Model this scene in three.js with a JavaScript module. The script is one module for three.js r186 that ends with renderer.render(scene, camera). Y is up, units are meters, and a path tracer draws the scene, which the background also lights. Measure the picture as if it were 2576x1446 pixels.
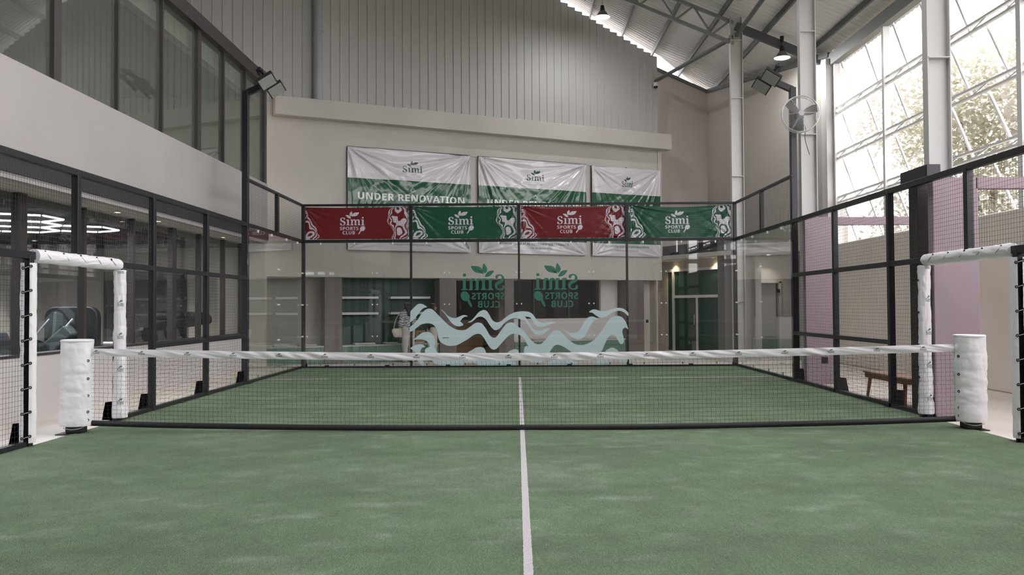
import * as THREE from 'three';
import { mergeGeometries } from 'three/addons/utils/BufferGeometryUtils.js';
import { RoundedBoxGeometry } from 'three/addons/geometries/RoundedBoxGeometry.js';
import { MarchingCubes } from 'three/addons/objects/MarchingCubes.js';
import { FontLoader } from 'three/addons/loaders/FontLoader.js';
import { RectAreaLightUniformsLib } from 'three/addons/lights/RectAreaLightUniformsLib.js';

/* ---------- camera, sky, exposure ---------- */
const scene = new THREE.Scene();
const renderer = new THREE.WebGLRenderer();
renderer.toneMapping = THREE.LinearToneMapping;
renderer.toneMappingExposure = 1.0;
renderer.shadowMap.enabled = true;
RectAreaLightUniformsLib.init();
const camera = new THREE.PerspectiveCamera(37.51, 2576 / 1446, 0.05, 200);
camera.position.set(-0.0524, 1.3946, 9.524);
camera.rotation.set(0.0231, 0.0057, -0.0056, 'YXZ');
scene.background = new THREE.Color().setRGB(1.02, .975, 1.0);   // bright overcast sky
scene.backgroundIntensity = 6.0;

/* ---------- helpers ---------- */
let seed = 7; const rnd = () => { seed = (seed * 1664525 + 1013904223) >>> 0; return seed / 4294967296; };
const rr = (a, b) => a + (b - a) * rnd();
const hash = (x, y, z) => { let h = Math.imul(x, 374761393) ^ Math.imul(y, 668265263) ^ Math.imul(z, 2147483647 ^ 0x5bd1e995); h = Math.imul(h ^ (h >>> 13), 1274126177); return ((h ^ (h >>> 16)) >>> 0) / 4294967296; };
function vn(x, y = 0, z = 0) { const X = Math.floor(x), Y = Math.floor(y), Z = Math.floor(z), s = t => t * t * (3 - 2 * t), u = s(x - X), v = s(y - Y), w = s(z - Z), L = (a, b, t) => a + (b - a) * t;
  return L(L(L(hash(X, Y, Z), hash(X + 1, Y, Z), u), L(hash(X, Y + 1, Z), hash(X + 1, Y + 1, Z), u), v), L(L(hash(X, Y, Z + 1), hash(X + 1, Y, Z + 1), u), L(hash(X, Y + 1, Z + 1), hash(X + 1, Y + 1, Z + 1), u), v), w) * 2 - 1; }
const fbm = (x, y, z = 0, o = 4) => { let a = 0, k = 1, f = 1; for (let i = 0; i < o; i++) { a += k * vn(x * f, y * f, z * f); k *= .5; f *= 2.03; } return a; };
const V = (x, y, z) => new THREE.Vector3(x, y, z);
const taken = {};
const numbered = n => { const k = taken[n] = (taken[n] ?? -1) + 1; return k ? n + '_' + String(k).padStart(3, '0') : n; };
const shade = o => { o.castShadow = o.receiveShadow = true; return o; };
function tag(o, label, category, group) { o.userData = { label, category, ...(group ? { group } : {}) }; return o; }
function thing(name, label, category, pos = [0, 0, 0], turn = 0, group) { const o = new THREE.Group(); o.name = numbered(name); scene.add(o); o.position.set(...pos); o.rotation.y = turn; return tag(o, label, category, group); }
function part(name, geo, mat, parent, pos, label) { const m = shade(new THREE.Mesh(geo, mat)); m.name = name; parent.add(m); if (pos) m.position.set(...pos); if (label) m.userData.label = label; return m; }
function solo(name, geo, mat, label, category, group) { const m = shade(new THREE.Mesh(geo, mat)); m.name = numbered(name); scene.add(m); return tag(m, label, category, group); }
function struct(name, geo, mat, label) { const m = geo ? shade(new THREE.Mesh(geo, mat)) : new THREE.Group(); m.name = numbered(name); scene.add(m); m.userData = { kind: 'structure', label, category: name.split('_')[0] }; return m; }
const mat = (c, roughness = .6, o = {}) => new THREE.MeshPhysicalMaterial({ color: new THREE.Color().setRGB(...(Array.isArray(c) ? c : [c, c, c])), roughness, side: THREE.DoubleSide, ...o });
// a box with uv in metres
function bx(w, h, d, x = 0, y = 0, z = 0, bevel = 0) {
  const g = bevel ? new RoundedBoxGeometry(w, h, d, 2, bevel) : new THREE.BoxGeometry(w, h, d); const p = g.attributes.position, n = g.attributes.normal, uv = g.attributes.uv;
  g.translate(x, y, z);
  for (let i = 0; i < p.count; i++) { const ax = Math.abs(n.getX(i)), ay = Math.abs(n.getY(i)), az = Math.abs(n.getZ(i)); if (ax > ay && ax > az) uv.setXY(i, p.getZ(i), p.getY(i)); else if (ay > az) uv.setXY(i, p.getX(i), p.getZ(i)); else uv.setXY(i, p.getX(i), p.getY(i)); }
  return g;
}
const lohi = (x0, x1, y0, y1, z0, z1, b) => bx(x1 - x0, y1 - y0, z1 - z0, (x0 + x1) / 2, (y0 + y1) / 2, (z0 + z1) / 2, b);
const norm = g => { const o = g.index ? g.toNonIndexed() : g; for (const k of Object.keys(o.attributes)) if (!['position', 'normal', 'uv'].includes(k)) o.deleteAttribute(k); if (!o.attributes.uv) o.setAttribute('uv', new THREE.Float32BufferAttribute(new Float32Array(o.attributes.position.count * 2), 2)); return o; };
const join = (...gs) => mergeGeometries(gs.flat().map(norm));
function beam(p, q, w, h, b = 0) { // box from p to q
  const d = q.clone().sub(p), L = d.length(), g = bx(w, h, L, 0, 0, 0, b), m = new THREE.Matrix4().lookAt(p, q, Math.abs(d.y) > .95 * L ? V(1, 0, 0) : V(0, 1, 0)); m.setPosition(p.clone().add(q).multiplyScalar(.5)); return g.applyMatrix4(m);
}
function rod(p, q, r, n = 8, r2 = r) { const d = q.clone().sub(p), L = d.length(), g = new THREE.CylinderGeometry(r2, r, L, n); g.applyQuaternion(new THREE.Quaternion().setFromUnitVectors(V(0, 1, 0), d.normalize())); const c = p.clone().add(q).multiplyScalar(.5); return g.translate(c.x, c.y, c.z); }
const tube = (pts, r, n = 40, k = 6) => new THREE.TubeGeometry(new THREE.CatmullRomCurve3(pts), n, r, k);
class Acc { // many thin cords in one geometry
  constructor() { this.p = []; this.i = []; }
  cord(a, b, r) { const d = [b[0] - a[0], b[1] - a[1], b[2] - a[2]], L = Math.hypot(...d); const up = Math.abs(d[1]) > .9 * L ? [1, 0, 0] : [0, 1, 0];
    let u = [d[1] * up[2] - d[2] * up[1], d[2] * up[0] - d[0] * up[2], d[0] * up[1] - d[1] * up[0]]; let l = Math.hypot(...u); u = u.map(t => t / l * r);
    let v = [d[1] * u[2] - d[2] * u[1], d[2] * u[0] - d[0] * u[2], d[0] * u[1] - d[1] * u[0]].map(t => t / L); const s = this.p.length / 3;
    for (const c of [a, b]) for (const [f, g] of [[1, 0], [0, 1], [-1, 0], [0, -1]]) this.p.push(c[0] + u[0] * f + v[0] * g, c[1] + u[1] * f + v[1] * g, c[2] + u[2] * f + v[2] * g);
    for (let k = 0; k < 4; k++) { const n = (k + 1) % 4; this.i.push(s + k, s + n, s + 4 + k, s + n, s + 4 + n, s + 4 + k); } }
  geo() { const g = new THREE.BufferGeometry(); g.setAttribute('position', new THREE.Float32BufferAttribute(this.p, 3)); g.setIndex(this.i); g.computeVertexNormals(); return g; }
}
function dataTex(n, fn, srgb, rep) { const a = new Uint8Array(n * n * 4); for (let j = 0; j < n; j++) for (let i = 0; i < n; i++) { const c = fn(i, j, n), k = (j * n + i) * 4; const t = Array.isArray(c) ? c : [c, c, c]; for (let q = 0; q < 3; q++) a[k + q] = Math.max(0, Math.min(255, t[q] * 255)); a[k + 3] = 255; }
  const t = new THREE.DataTexture(a, n, n); t.wrapS = t.wrapT = THREE.RepeatWrapping; t.magFilter = THREE.LinearFilter; if (srgb) t.colorSpace = THREE.SRGBColorSpace; if (rep) t.repeat.set(rep, rep); t.needsUpdate = true; return t; }
const tileN = (i, j, n, f, o = 4, s = 0) => { let a = 0, k = 1; for (let q = 0; q < o; q++) { const F = f * 2 ** q, x = i / n * F, y = j / n * F, X = Math.floor(x), Y = Math.floor(y), S = t => t * t * (3 - 2 * t), u = S(x - X), v = S(y - Y), h = (p, r) => hash((p % F + F) % F, (r % F + F) % F, s + q * 17); a += k * ((h(X, Y) * (1 - u) + h(X + 1, Y) * u) * (1 - v) + (h(X, Y + 1) * (1 - u) + h(X + 1, Y + 1) * u) * v - .5) * 2; k *= .5; } return a; };
function canvas(w, h, draw) { const c = document.createElement('canvas'); c.width = w; c.height = h; const x = c.getContext('2d'); draw(x, w, h); const t = new THREE.CanvasTexture(c); t.colorSpace = THREE.SRGBColorSpace; t.anisotropy = 4; return t; }

/* ---------- materials ---------- */
const plasterBump = dataTex(512, (i, j, n) => .5 + .22 * tileN(i, j, n, 8, 6, 3), false, .5);
const plasterCol = (r, g, b) => { const t = dataTex(256, (i, j, n) => { const k = 1 + .022 * tileN(i, j, n, 4, 5, 9); return [r * k, g * k, b * k]; }, true); t.repeat.set(.25, .25); return t; };
const plaster = (r, g, b) => mat(1, .85, { map: plasterCol(r, g, b), bumpMap: plasterBump, bumpScale: .002 });
const M = {
  white: plaster(.82, .805, .80), beige: plaster(.775, .76, .735), taupe: plaster(.735, .705, .675), sill: plaster(.92, .885, .85), pink: plaster(.67, .605, .64), cream: plaster(.76, .74, .71), lampWhite: mat(.85, .5), spandrel: plaster(.68, .665, .66), truss: mat([.27, .285, .28], .6),  // cream is beige toned darker: shade put into the colour of recessed and inner walls
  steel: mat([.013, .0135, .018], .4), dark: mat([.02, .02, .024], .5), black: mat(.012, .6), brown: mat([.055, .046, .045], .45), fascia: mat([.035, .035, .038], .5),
  column: mat([.56, .56, .55], .45), purlin: mat([.11, .12, .118], .6), rafter: mat([.1, .1, .12], .5), galv: mat([.52, .52, .53], .4, { metalness: .3 }),
  glass: mat([.985, .993, .99], .0, { transmission: 1, thickness: 0, ior: 1.52 }), tint: mat([.74, .78, .74], .0, { transmission: .925, thickness: 0, ior: 1.52 }), smoked: mat([.42, .44, .44], 0, { transmission: 1, thickness: 0, ior: 1.55 }),
  chrome: mat(.7, .25, { metalness: 1 }), pad: mat([.84, .83, .86], .55, { sheen: .2 }), film: mat([.72, .86, .91], .5), clamp: mat(.85, .3), logoGreen: mat([.02, .21, .14], .45),
  cord: mat([.018, .02, .02], .7), green: mat([.012, .06, .042], .45), whiteMetal: mat(.72, .4), shelf: mat(.8, .5), wood: mat([.29, .115, .05], .4), cladding: mat([.47, .46, .445], .62), roof: mat([.72, .71, .70], 1),
  rope: mat(.6, .7), skin: mat([.42, .24, .16], .6), fan: mat(.62, .35, { metalness: .6 }), pipe: mat([.34, .35, .38], .4), lens: mat([.42, .45, .44], .3), concrete: mat([.46, .44, .41], .7),
};
const glow = (c, k) => mat(.9, .5, { emissive: new THREE.Color().setRGB(...c), emissiveIntensity: k });

/* skewed facade of the far building: local x runs along it, local z points to the court */
const TH = 25.7415 * Math.PI / 180, BX = -5.87, BZ = -10.98;
const toB = o => { o.position.set(BX, 0, BZ); o.rotation.y = TH; return o; };
const bw = (s, y, n = 0) => V(BX + s * Math.cos(TH) + n * Math.sin(TH), y, BZ - s * Math.sin(TH) + n * Math.cos(TH));
const roofY = x => 10.93 - .42 * x;

/* ---------- shell ---------- */
const floorTex = dataTex(1024, (i, j, n) => { const a = tileN(i, j, n, 4, 7, 21), b = hash(i, j, 5); const k = 1 + .03 * a + .02 * (b - .5); return [.88 * k, .85 * k, .82 * k]; }, true); floorTex.repeat.set(.33, .33);
struct('floor', lohi(-12.5, 7.9, -.2, 0, -20, 12.6), mat(1, .42, { map: floorTex }), 'pale polished concrete floor around the court');
struct('ground', lohi(7.9, 60, -.4, -.25, -60, 60), mat([.28, .24, .18], .9), 'bare earth outside the window wall');
{ // roof sheeting: trapezoid ribs running down the slope
  const prof = [], P = .2; for (let z = -18.0; z < 12.8; z += P) prof.push([z, 0], [z + .1, 0], [z + .12, .016], [z + .18, .016]);
  const xs = [-13, -8, -1.7, 4.3, 4.4, 6.0, 7.2, 8.2], zEnd = x => x < 4.4 ? BZ - (x - BX) * Math.tan(TH) - .45 : Math.max(-17.9, -16.38 - (x - 4.4) * .95), SKY = [[-3.6, -.4], [1.2, 4.4], [5.8, 9]], hole = (z, j) => j === 2 && SKY.some(([a, b]) => z >= a - .01 && z < b - .01), pos = [], n = xs.length;
  for (const [z, h] of prof) for (const x of xs) pos.push(x, roofY(x) + h, Math.max(z, zEnd(x)));
  const sheet = inHole => { const idx = []; for (let i = 0; i < prof.length - 1; i++) for (let j = 0; j < n - 1; j++) { if (hole(prof[i][0], j) !== inHole) continue; const a = i * n + j; idx.push(a, a + n, a + 1, a + 1, a + n, a + n + 1); } const g = new THREE.BufferGeometry(); g.setAttribute('position', new THREE.Float32BufferAttribute(pos, 3)); g.setIndex(idx); const q = g.toNonIndexed(); q.computeVertexNormals(); return q; };
  const f = sheet(false);
  struct('window_skylight', sheet(true), M.glass, 'clear ribbed roof lights above the near part of the court');
  struct('ceiling', f, M.roof, 'ribbed grey metal roof sheeting over the hall');
}
struct('wall_near', lohi(-12.5, 7.9, 0, 16.5, 12.6, 12.8), mat([.2, .2, .2], .8), 'plain grey end wall behind the near baseline');
struct('wall_side', lohi(-12.7, -12.5, 0, 16.5, -20, 12.8), M.white, 'plain outer wall behind the gym building');
// far building: plastered upper wall with projecting beam, recess below
{
  const w = toB(struct('wall_back', lohi(-.75, 11.3, 2.2, 6.5, -.25, 0), M.beige, 'beige plastered upper wall of the far building carrying banners'));
  part('soffit', lohi(-.75, 11.3, 2.17, 2.2, -1.2, 0), M.beige, w);
  part('return_wall', lohi(11.05, 11.3, 2.2, 6.5, -3, -.25), M.beige, w);
  part('corner_post', lohi(11.16, 11.3, 2.9, 6.05, 0, .03), M.beige, w);
  const b = toB(struct('beam_back', lohi(-.1, 11.5, 6.07, 6.53, 0, .28, .015), M.beige, 'projecting beige beam along the far wall'));
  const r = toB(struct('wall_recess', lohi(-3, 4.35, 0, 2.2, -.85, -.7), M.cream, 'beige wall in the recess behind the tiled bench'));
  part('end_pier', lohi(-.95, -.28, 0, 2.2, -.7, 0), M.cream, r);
  part('window_wall', lohi(6.39, 11.1, .4, 1.05, -.7, -.45), M.white, r); part('window_wall', lohi(9.42, 10.0, 1.05, 2.2, -.7, -.45), M.white, r);
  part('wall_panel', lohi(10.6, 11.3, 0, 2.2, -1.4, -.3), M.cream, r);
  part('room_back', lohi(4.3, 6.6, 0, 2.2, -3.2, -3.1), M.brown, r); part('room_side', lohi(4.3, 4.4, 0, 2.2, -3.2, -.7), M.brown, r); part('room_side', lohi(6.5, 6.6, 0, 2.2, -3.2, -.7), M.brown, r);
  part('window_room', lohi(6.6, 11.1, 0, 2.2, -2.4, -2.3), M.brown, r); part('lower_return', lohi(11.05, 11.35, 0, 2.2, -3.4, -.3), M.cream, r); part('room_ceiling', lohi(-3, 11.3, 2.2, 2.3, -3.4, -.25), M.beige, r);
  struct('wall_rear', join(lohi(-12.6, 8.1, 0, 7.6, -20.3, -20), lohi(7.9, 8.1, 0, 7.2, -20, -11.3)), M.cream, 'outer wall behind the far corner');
  // recess on the right with the higher beige walls
  const C = [6.0, -17.2];
  const poly = (pts, y0) => { const pos = [], idx = []; for (const [x, z, y] of pts) { pos.push(x, y0, z, x, y, z); } for (let i = 0; i < pts.length - 1; i++) { const a = i * 2; idx.push(a, a + 2, a + 1, a + 1, a + 2, a + 3); } const g = new THREE.BufferGeometry(); g.setAttribute('position', new THREE.Float32BufferAttribute(pos, 3)); g.setIndex(idx); const f = g.toNonIndexed(); f.computeVertexNormals(); f.setAttribute('uv', new THREE.Float32BufferAttribute(f.attributes.position.array.reduce((a, v, i) => { if (i % 3 === 0) a.push(v); else if (i % 3 === 1) a.push(v); return a; }, []), 2)); return f; };
  struct('wall_corner', join(poly([[7.65, -11.05, roofY(7.65) - .22], [C[0], C[1], roofY(C[0]) - .25], [3.4, -15.95, roofY(4.35) - .25]], 2.75), poly([[3.4, -16.1, roofY(4.35) - .25], [C[0] + .14, C[1] - .2, roofY(C[0]) - .25], [7.8, -11.1, roofY(7.65) - .22]], 2.75)), M.taupe, 'tall beige walls meeting in the far corner below the roof');
  struct('trim_1', join(beam(V(7.6, roofY(7.65) - .2, -11.08), V(C[0], roofY(C[0]) - .22, C[1]), .06, .12), beam(V(C[0], roofY(C[0]) - .22, C[1]), V(3.6, roofY(4.2) - .3, -16.0), .06, .1)), M.purlin, 'dark metal capping on the far corner walls');
  struct('slab', new THREE.ExtrudeGeometry(new THREE.Shape([[3.9, 16.6], [5.56, 13.67], [7.65, 11.15], [7.9, 11.15], [7.9, 19], [3.9, 19]].map(p => new THREE.Vector2(...p))), { depth: .12, bevelEnabled: false }).rotateX(-Math.PI / 2).translate(0, 2.78, 0), M.beige, 'ceiling slab over the far corner shop front');
}
// window side: low wall, pink fins with cross beams
{
  const w = struct('wall_right', lohi(7.65, 7.9, 0, 2.87, -11.05, 12.6, .03), M.sill, 'low beige wall under the open window frame');
  part('pier', lohi(7.5, 7.9, 0, 7.4, -11.35, -11.0), M.white, w);
  [[-5.6, 'far pink plastered fin wall with cross beam beside the steel column'], [-.95, 'near pink plastered fin wall with cross beam beside the court opening']].forEach(([z, l], i) => {
    const f = struct('pillar_pink', lohi(5.1, 5.66, 0, 2.97, z - .14, z, .008), M.pink, l); part('cross_beam', lohi(5.64, 7.66, 2.83, 2.97, z - .14, z), M.pink, f);
  });
}
/* ---------- gable cladding: one sheet per pan ---------- */
{
  const w = toB(struct('wall_gable', null, null, 'grey vertical metal cladding of the far gable'));
  const P = .235, sh = new THREE.Shape(); [[0, 0], [.008, -.017], [.03, -.017], [.038, 0], [P, 0], [P, .006], [0, .006]].forEach((p, i) => i ? sh.lineTo(...p) : sh.moveTo(...p));
  const g = new THREE.ExtrudeGeometry(sh, { depth: 1, bevelEnabled: false }).rotateX(-Math.PI / 2);   // x along, z out, y up 0..1
  for (let s = -7.4; s < 11.15; s += P) { const p = bw(s + P, 0), m = part('cladding_sheet', g, M.cladding, w, [s, 6.4, .04]); m.scale.y = roofY(p.x) - .27 - 6.4; }
}
/* ---------- gym building on the near left ---------- */
const mullZ = [8.0, 6.45, 4.9, 3.4, 1.85, .35, -1.24, -2.81, -4.39, -6.03, -7.32, -8.72, -9.9], upZ = [8.0, 6.45, 5.0, 3.5, 2.0, .5, -1.04, -2.67, -4.21, -5.8, -7.11, -8.44, -9.86];
{
  const w = struct('wall_left', lohi(-5.95, -5.8, 2.885, 4.26, -9.95, 9), M.spandrel, 'white plastered spandrel of the gym building');
  part('fascia_strip', lohi(-5.81, -5.775, 2.955, 3.125, -9.95, 9), M.fascia, w, null, 'dark grey fascia strip');
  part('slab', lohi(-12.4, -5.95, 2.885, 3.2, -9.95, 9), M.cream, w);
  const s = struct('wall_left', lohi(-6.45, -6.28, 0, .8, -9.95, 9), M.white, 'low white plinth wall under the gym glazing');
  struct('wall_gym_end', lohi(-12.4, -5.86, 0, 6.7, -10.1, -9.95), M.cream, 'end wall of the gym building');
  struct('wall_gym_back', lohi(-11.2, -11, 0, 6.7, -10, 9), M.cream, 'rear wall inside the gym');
  struct('wall_gym_near', lohi(-12.4, -5.9, 0, 6.7, 9, 9.15), M.white, 'near end wall of the gym building');
  struct('ceiling_gym', lohi(-11, -6.47, 2.8, 2.88, -9.95, 9), mat(.018, .85), 'dark gym ceiling with light tubes');
  struct('floor_gym', lohi(-11, -6.45, 0, .02, -9.95, 9), mat(.06, .5), 'dark rubber gym floor');
  struct('wall_bulkhead', lohi(-6.2, -6.02, 6.16, 6.48, -9.9, 9), M.white, 'white bulkhead behind the top of the upper glazing');
  struct('roof_gym', lohi(-12.4, -5.75, 6.48, 6.74, -9.95, 9), M.brown, 'flat roof edge beam above the upper glazing');
  const lw = struct('window_1', null, null, 'gym glazing on the ground floor with brown mullions');
  mullZ.forEach((z, i) => { const wide = [0, 3, 6, 9].includes(i) ? .19 : .07; part('mullion', lohi(-6.46, -6.36, .8, 2.885, z - wide / 2, z + wide / 2), M.brown, lw); if (i) part('pane', lohi(-6.412, -6.402, .82, 2.87, z + .03, mullZ[i - 1] - .03), M.glass, lw); });
  part('sill', lohi(-6.47, -6.27, .795, .83, -9.95, 9), M.brown, lw);
  const uw = struct('window_2', null, null, 'tinted glazing on the upper floor with brown mullions');
  upZ.forEach((z, i) => { const wide = [0, 3, 6, 9, 12].includes(i) ? .17 : .05; part('mullion', lohi(-5.93, -5.82, 4.26, 6.5, z - wide / 2, z + wide / 2), M.brown, uw); if (i) part('pane', lohi(-5.885, -5.873, 4.26, 6.5, z + .025, upZ[i - 1] - .025), M.tint, uw); });
  struct('ceiling_upper', lohi(-11, -6.2, 6.3, 6.36, -9.95, 9), mat([.3, .31, .3], .7), 'suspended ceiling behind the upper glazing');
}
/* ---------- window wall: posts, girts, sloping rods ---------- */
{
  [[-10.95, .12], [-8.2, .1], [-5.9, .1], [-3.42, .12], [-.9, .1], [1.6, .1], [4.1, .12], [6.6, .1], [9.1, .1]].forEach(([z, w], i) => {
    if (i > 4) { struct('column_window', lohi(7.66, 7.8, 2.87, 7.6, z - w / 2, z + w / 2), M.lampWhite, 'slim white post of the window wall further along the court'); return; }
    struct('column_window', lohi(7.66, 7.8, 2.87, 7.6, z - w / 2, z + w / 2), M.lampWhite, ['slim white window post at the far corner pier', 'second slim white window post from the far corner pier', 'slim white window post partly behind the big steel column', 'slim white window post at the picture edge', 'slim white window post nearest the court opening'][i]);
  });
  [[6.1, 'upper'], [5.0, 'middle'], [3.93, 'lower']].forEach(([y, l]) => {
    const t = thing('lattice_girt', l + ' white lattice girt running along the window wall', 'girt', [7.74, y, 0], 0, 'lattice girts of the window wall');
    for (const o of [-.06, .07]) part('chord', lohi(-.03, .03, o - .02, o + .02, -11, 12.5), M.lampWhite, t);
    for (let z = -10.9; z < 12; z += 1.0) part('lacing', beam(V(0, -.05, z), V(0, .06, z + .5), .02, .025), M.lampWhite, t);
  });
  const ys = [7.3, 6.1, 5.0, 3.93, 2.9], nth = ['first', 'second', 'third', 'fourth', 'fifth', 'sixth', 'seventh', 'eighth'];
  for (let k = 0; k < 4; k++) [-10.9, -9.5, -8.1, -6.9, -5.8, -4.6, -3.3, -2.1].forEach((z, i) => solo('stay_rod', rod(V(7.84, ys[k], z), V(7.98, ys[k + 1], z + .5), .03, 6), M.lampWhite, `${nth[i]} slanting white stay rod from the far corner pier, ${['top', 'second', 'third', 'bottom'][k]} tier`, 'rod', 'slanting stay rods of the window wall'));
  struct('beam_eave', lohi(7.6, 7.78, 7.24, 7.52, -11.1, 12.5), M.truss, 'steel eave beam above the window wall');
}
/* ---------- steel frame ---------- */
[[-11.5, 'light grey steel column behind the far court corner'], [-6.4, 'light grey steel column behind the round cage fan'], [-1.5, 'large light grey steel column beside the window wall'], [3.6, 'light grey steel column beyond the picture edge']].forEach(([z, l]) => {
  const x = 5.45, h = roofY(x) - .05, t = struct('column_steel', lohi(x - .14, x + .14, 0, h, z - .005, z + .005), M.column, l);
  for (const s of [-1, 1]) part('flange', lohi(x + s * .145 - .007, x + s * .145 + .007, 0, h, z - .07, z + .07), M.column, t);
  for (const y of [1.5, 4.6, 6.55, 8.0]) part('stiffener', lohi(x - .14, x + .14, y, y + .015, z - .085, z + .085), M.column, t);
});
[7.35, 6.2, 5.1, 4.13, 3.15, 2.15, 1.1, .05, -1, -2.1].forEach((x, i) => struct('beam_purlin', beam(V(x, roofY(x) - .075, -19), V(x, roofY(x) - .075, 12.5), .055, .14), M.purlin, `steel roof purlin, number ${i + 1} up the slope from the eave`));
for (const [z, l] of [[-11.5, 'dark sloping rafter from the far steel column to the eave'], [-6.4, 'sloping rafter above the fan column'], [-1.5, 'sloping rafter above the large steel column']])
  struct('beam_rafter', beam(V(5.45, roofY(5.45) - .27, z), V(7.7, roofY(7.7) - .27, z), .1, .2), M.rafter, l);
for (const [z, l] of [[-11.5, 'light steel lattice truss under the roof near the far gable'], [-6.4, 'light steel lattice truss above the middle of the court']]) {
  const t = thing('roof_truss', l, 'truss', [0, 0, z], 0, 'lattice trusses under the roof'); const A = x => V(x, roofY(x) - .2, 0), Bt = x => V(x, roofY(x) - .72, 0);
  part('top_chord', beam(A(5.4), A(-6), .07, .08), M.truss, t); part('bottom_chord', beam(Bt(5.4), Bt(-6), .07, .08), M.truss, t);
  for (let x = 5.3; x > -5.5; x -= .9) { part('web', beam(A(x), Bt(x - .45), .045, .045), M.truss, t); part('web', beam(Bt(x - .45), A(x - .9), .045, .045), M.truss, t); }
}
{
  const t = thing('tie_strut', 'long grey tube strut from the far steel column to the gable wall', 'strut', [0, 0, 0], 0, 'tube struts under the roof'); part('tube', rod(V(5.4, 8.1, -11.5), bw(11.1, 8.15, .05), .055, 12), M.purlin, t); part('end_plate', bx(.02, .1, .1, 5.3, 8.1, -11.5), M.purlin, t);
  const u = thing('tie_strut', 'grey tube strut running between the steel columns under the roof', 'strut', [0, 0, 0], 0, 'tube struts under the roof'); part('tube', rod(V(5.45, 8.12, -11.4), V(5.45, 8.3, -6.4), .055, 12), M.purlin, u); part('end_plate', bx(.1, .1, .02, 5.45, 8.12, -11.38), M.purlin, u);
  const c = thing('dome_camera', 'small dark dome camera at the edge of the gable cladding', 'camera', bw(11.05, 8.0, .12).toArray(), TH); part('bracket', bx(.06, .06, .16, 0, .06, -.04), M.whiteMetal, c); part('housing', new THREE.CylinderGeometry(.06, .08, .07, 20), M.whiteMetal, c); part('dome', new THREE.SphereGeometry(.062, 20, 12, 0, 6.3, Math.PI / 2, Math.PI / 2).translate(0, -.035, 0), M.black, c);
  const d = thing('drain_pipe', 'round grey drain pipe running up the gable cladding', 'pipe', bw(.95, 0, .2).toArray()); part('pipe', new THREE.CylinderGeometry(.115, .115, 6.4, 32).translate(0, 9.72, 0), M.pipe, d); part('collar', new THREE.CylinderGeometry(.125, .125, .16, 32).translate(0, 8.3, 0), M.pipe, d);
}
/* pendant lamps */
for (const [p, top, l] of [[[6.57, 7.6, -11.4], 8.05, 'bell-shaped pendant lamp hanging under the dark rafter'], [[2.22, 9.0, -12.4], roofY(2.22) - .1, 'bell-shaped pendant lamp hanging before the gable cladding']]) {
  const t = thing('pendant_lamp', l, 'lamp', p, 0, 'pendant lamps under the roof');
  part('cable', rod(V(0, .2, 0), V(0, top - p[1], 0), .006, 6), M.black, t); part('ceiling_hook', new THREE.CylinderGeometry(.05, .04, .12, 16).translate(0, top - p[1] - .03, 0), M.black, t);
  part('cap', new THREE.CylinderGeometry(.045, .07, .14, 24).translate(0, .17, 0), M.dark, t);
  part('shade', new THREE.LatheGeometry([[.06, .11], [.1, .07], [.15, -.01], [.195, -.06]].map(a => new THREE.Vector2(...a)), 40), mat([.16, .16, .17], .3), t);
  part('bulb', new THREE.LatheGeometry([[0, -.1], [.07, -.1], [.095, -.085], [.1, -.05], [.1, .02], [.07, .06], [0, .07]].map(a => new THREE.Vector2(...a)), 32), glow([1, 1, .98], 6), t);
  const L = new THREE.PointLight(0xffffff, 14, 0, 2); L.position.set(p[0], p[1] - .02, p[2]); L.castShadow = true; L.shadow.radius = 4; scene.add(L);
}
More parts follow.
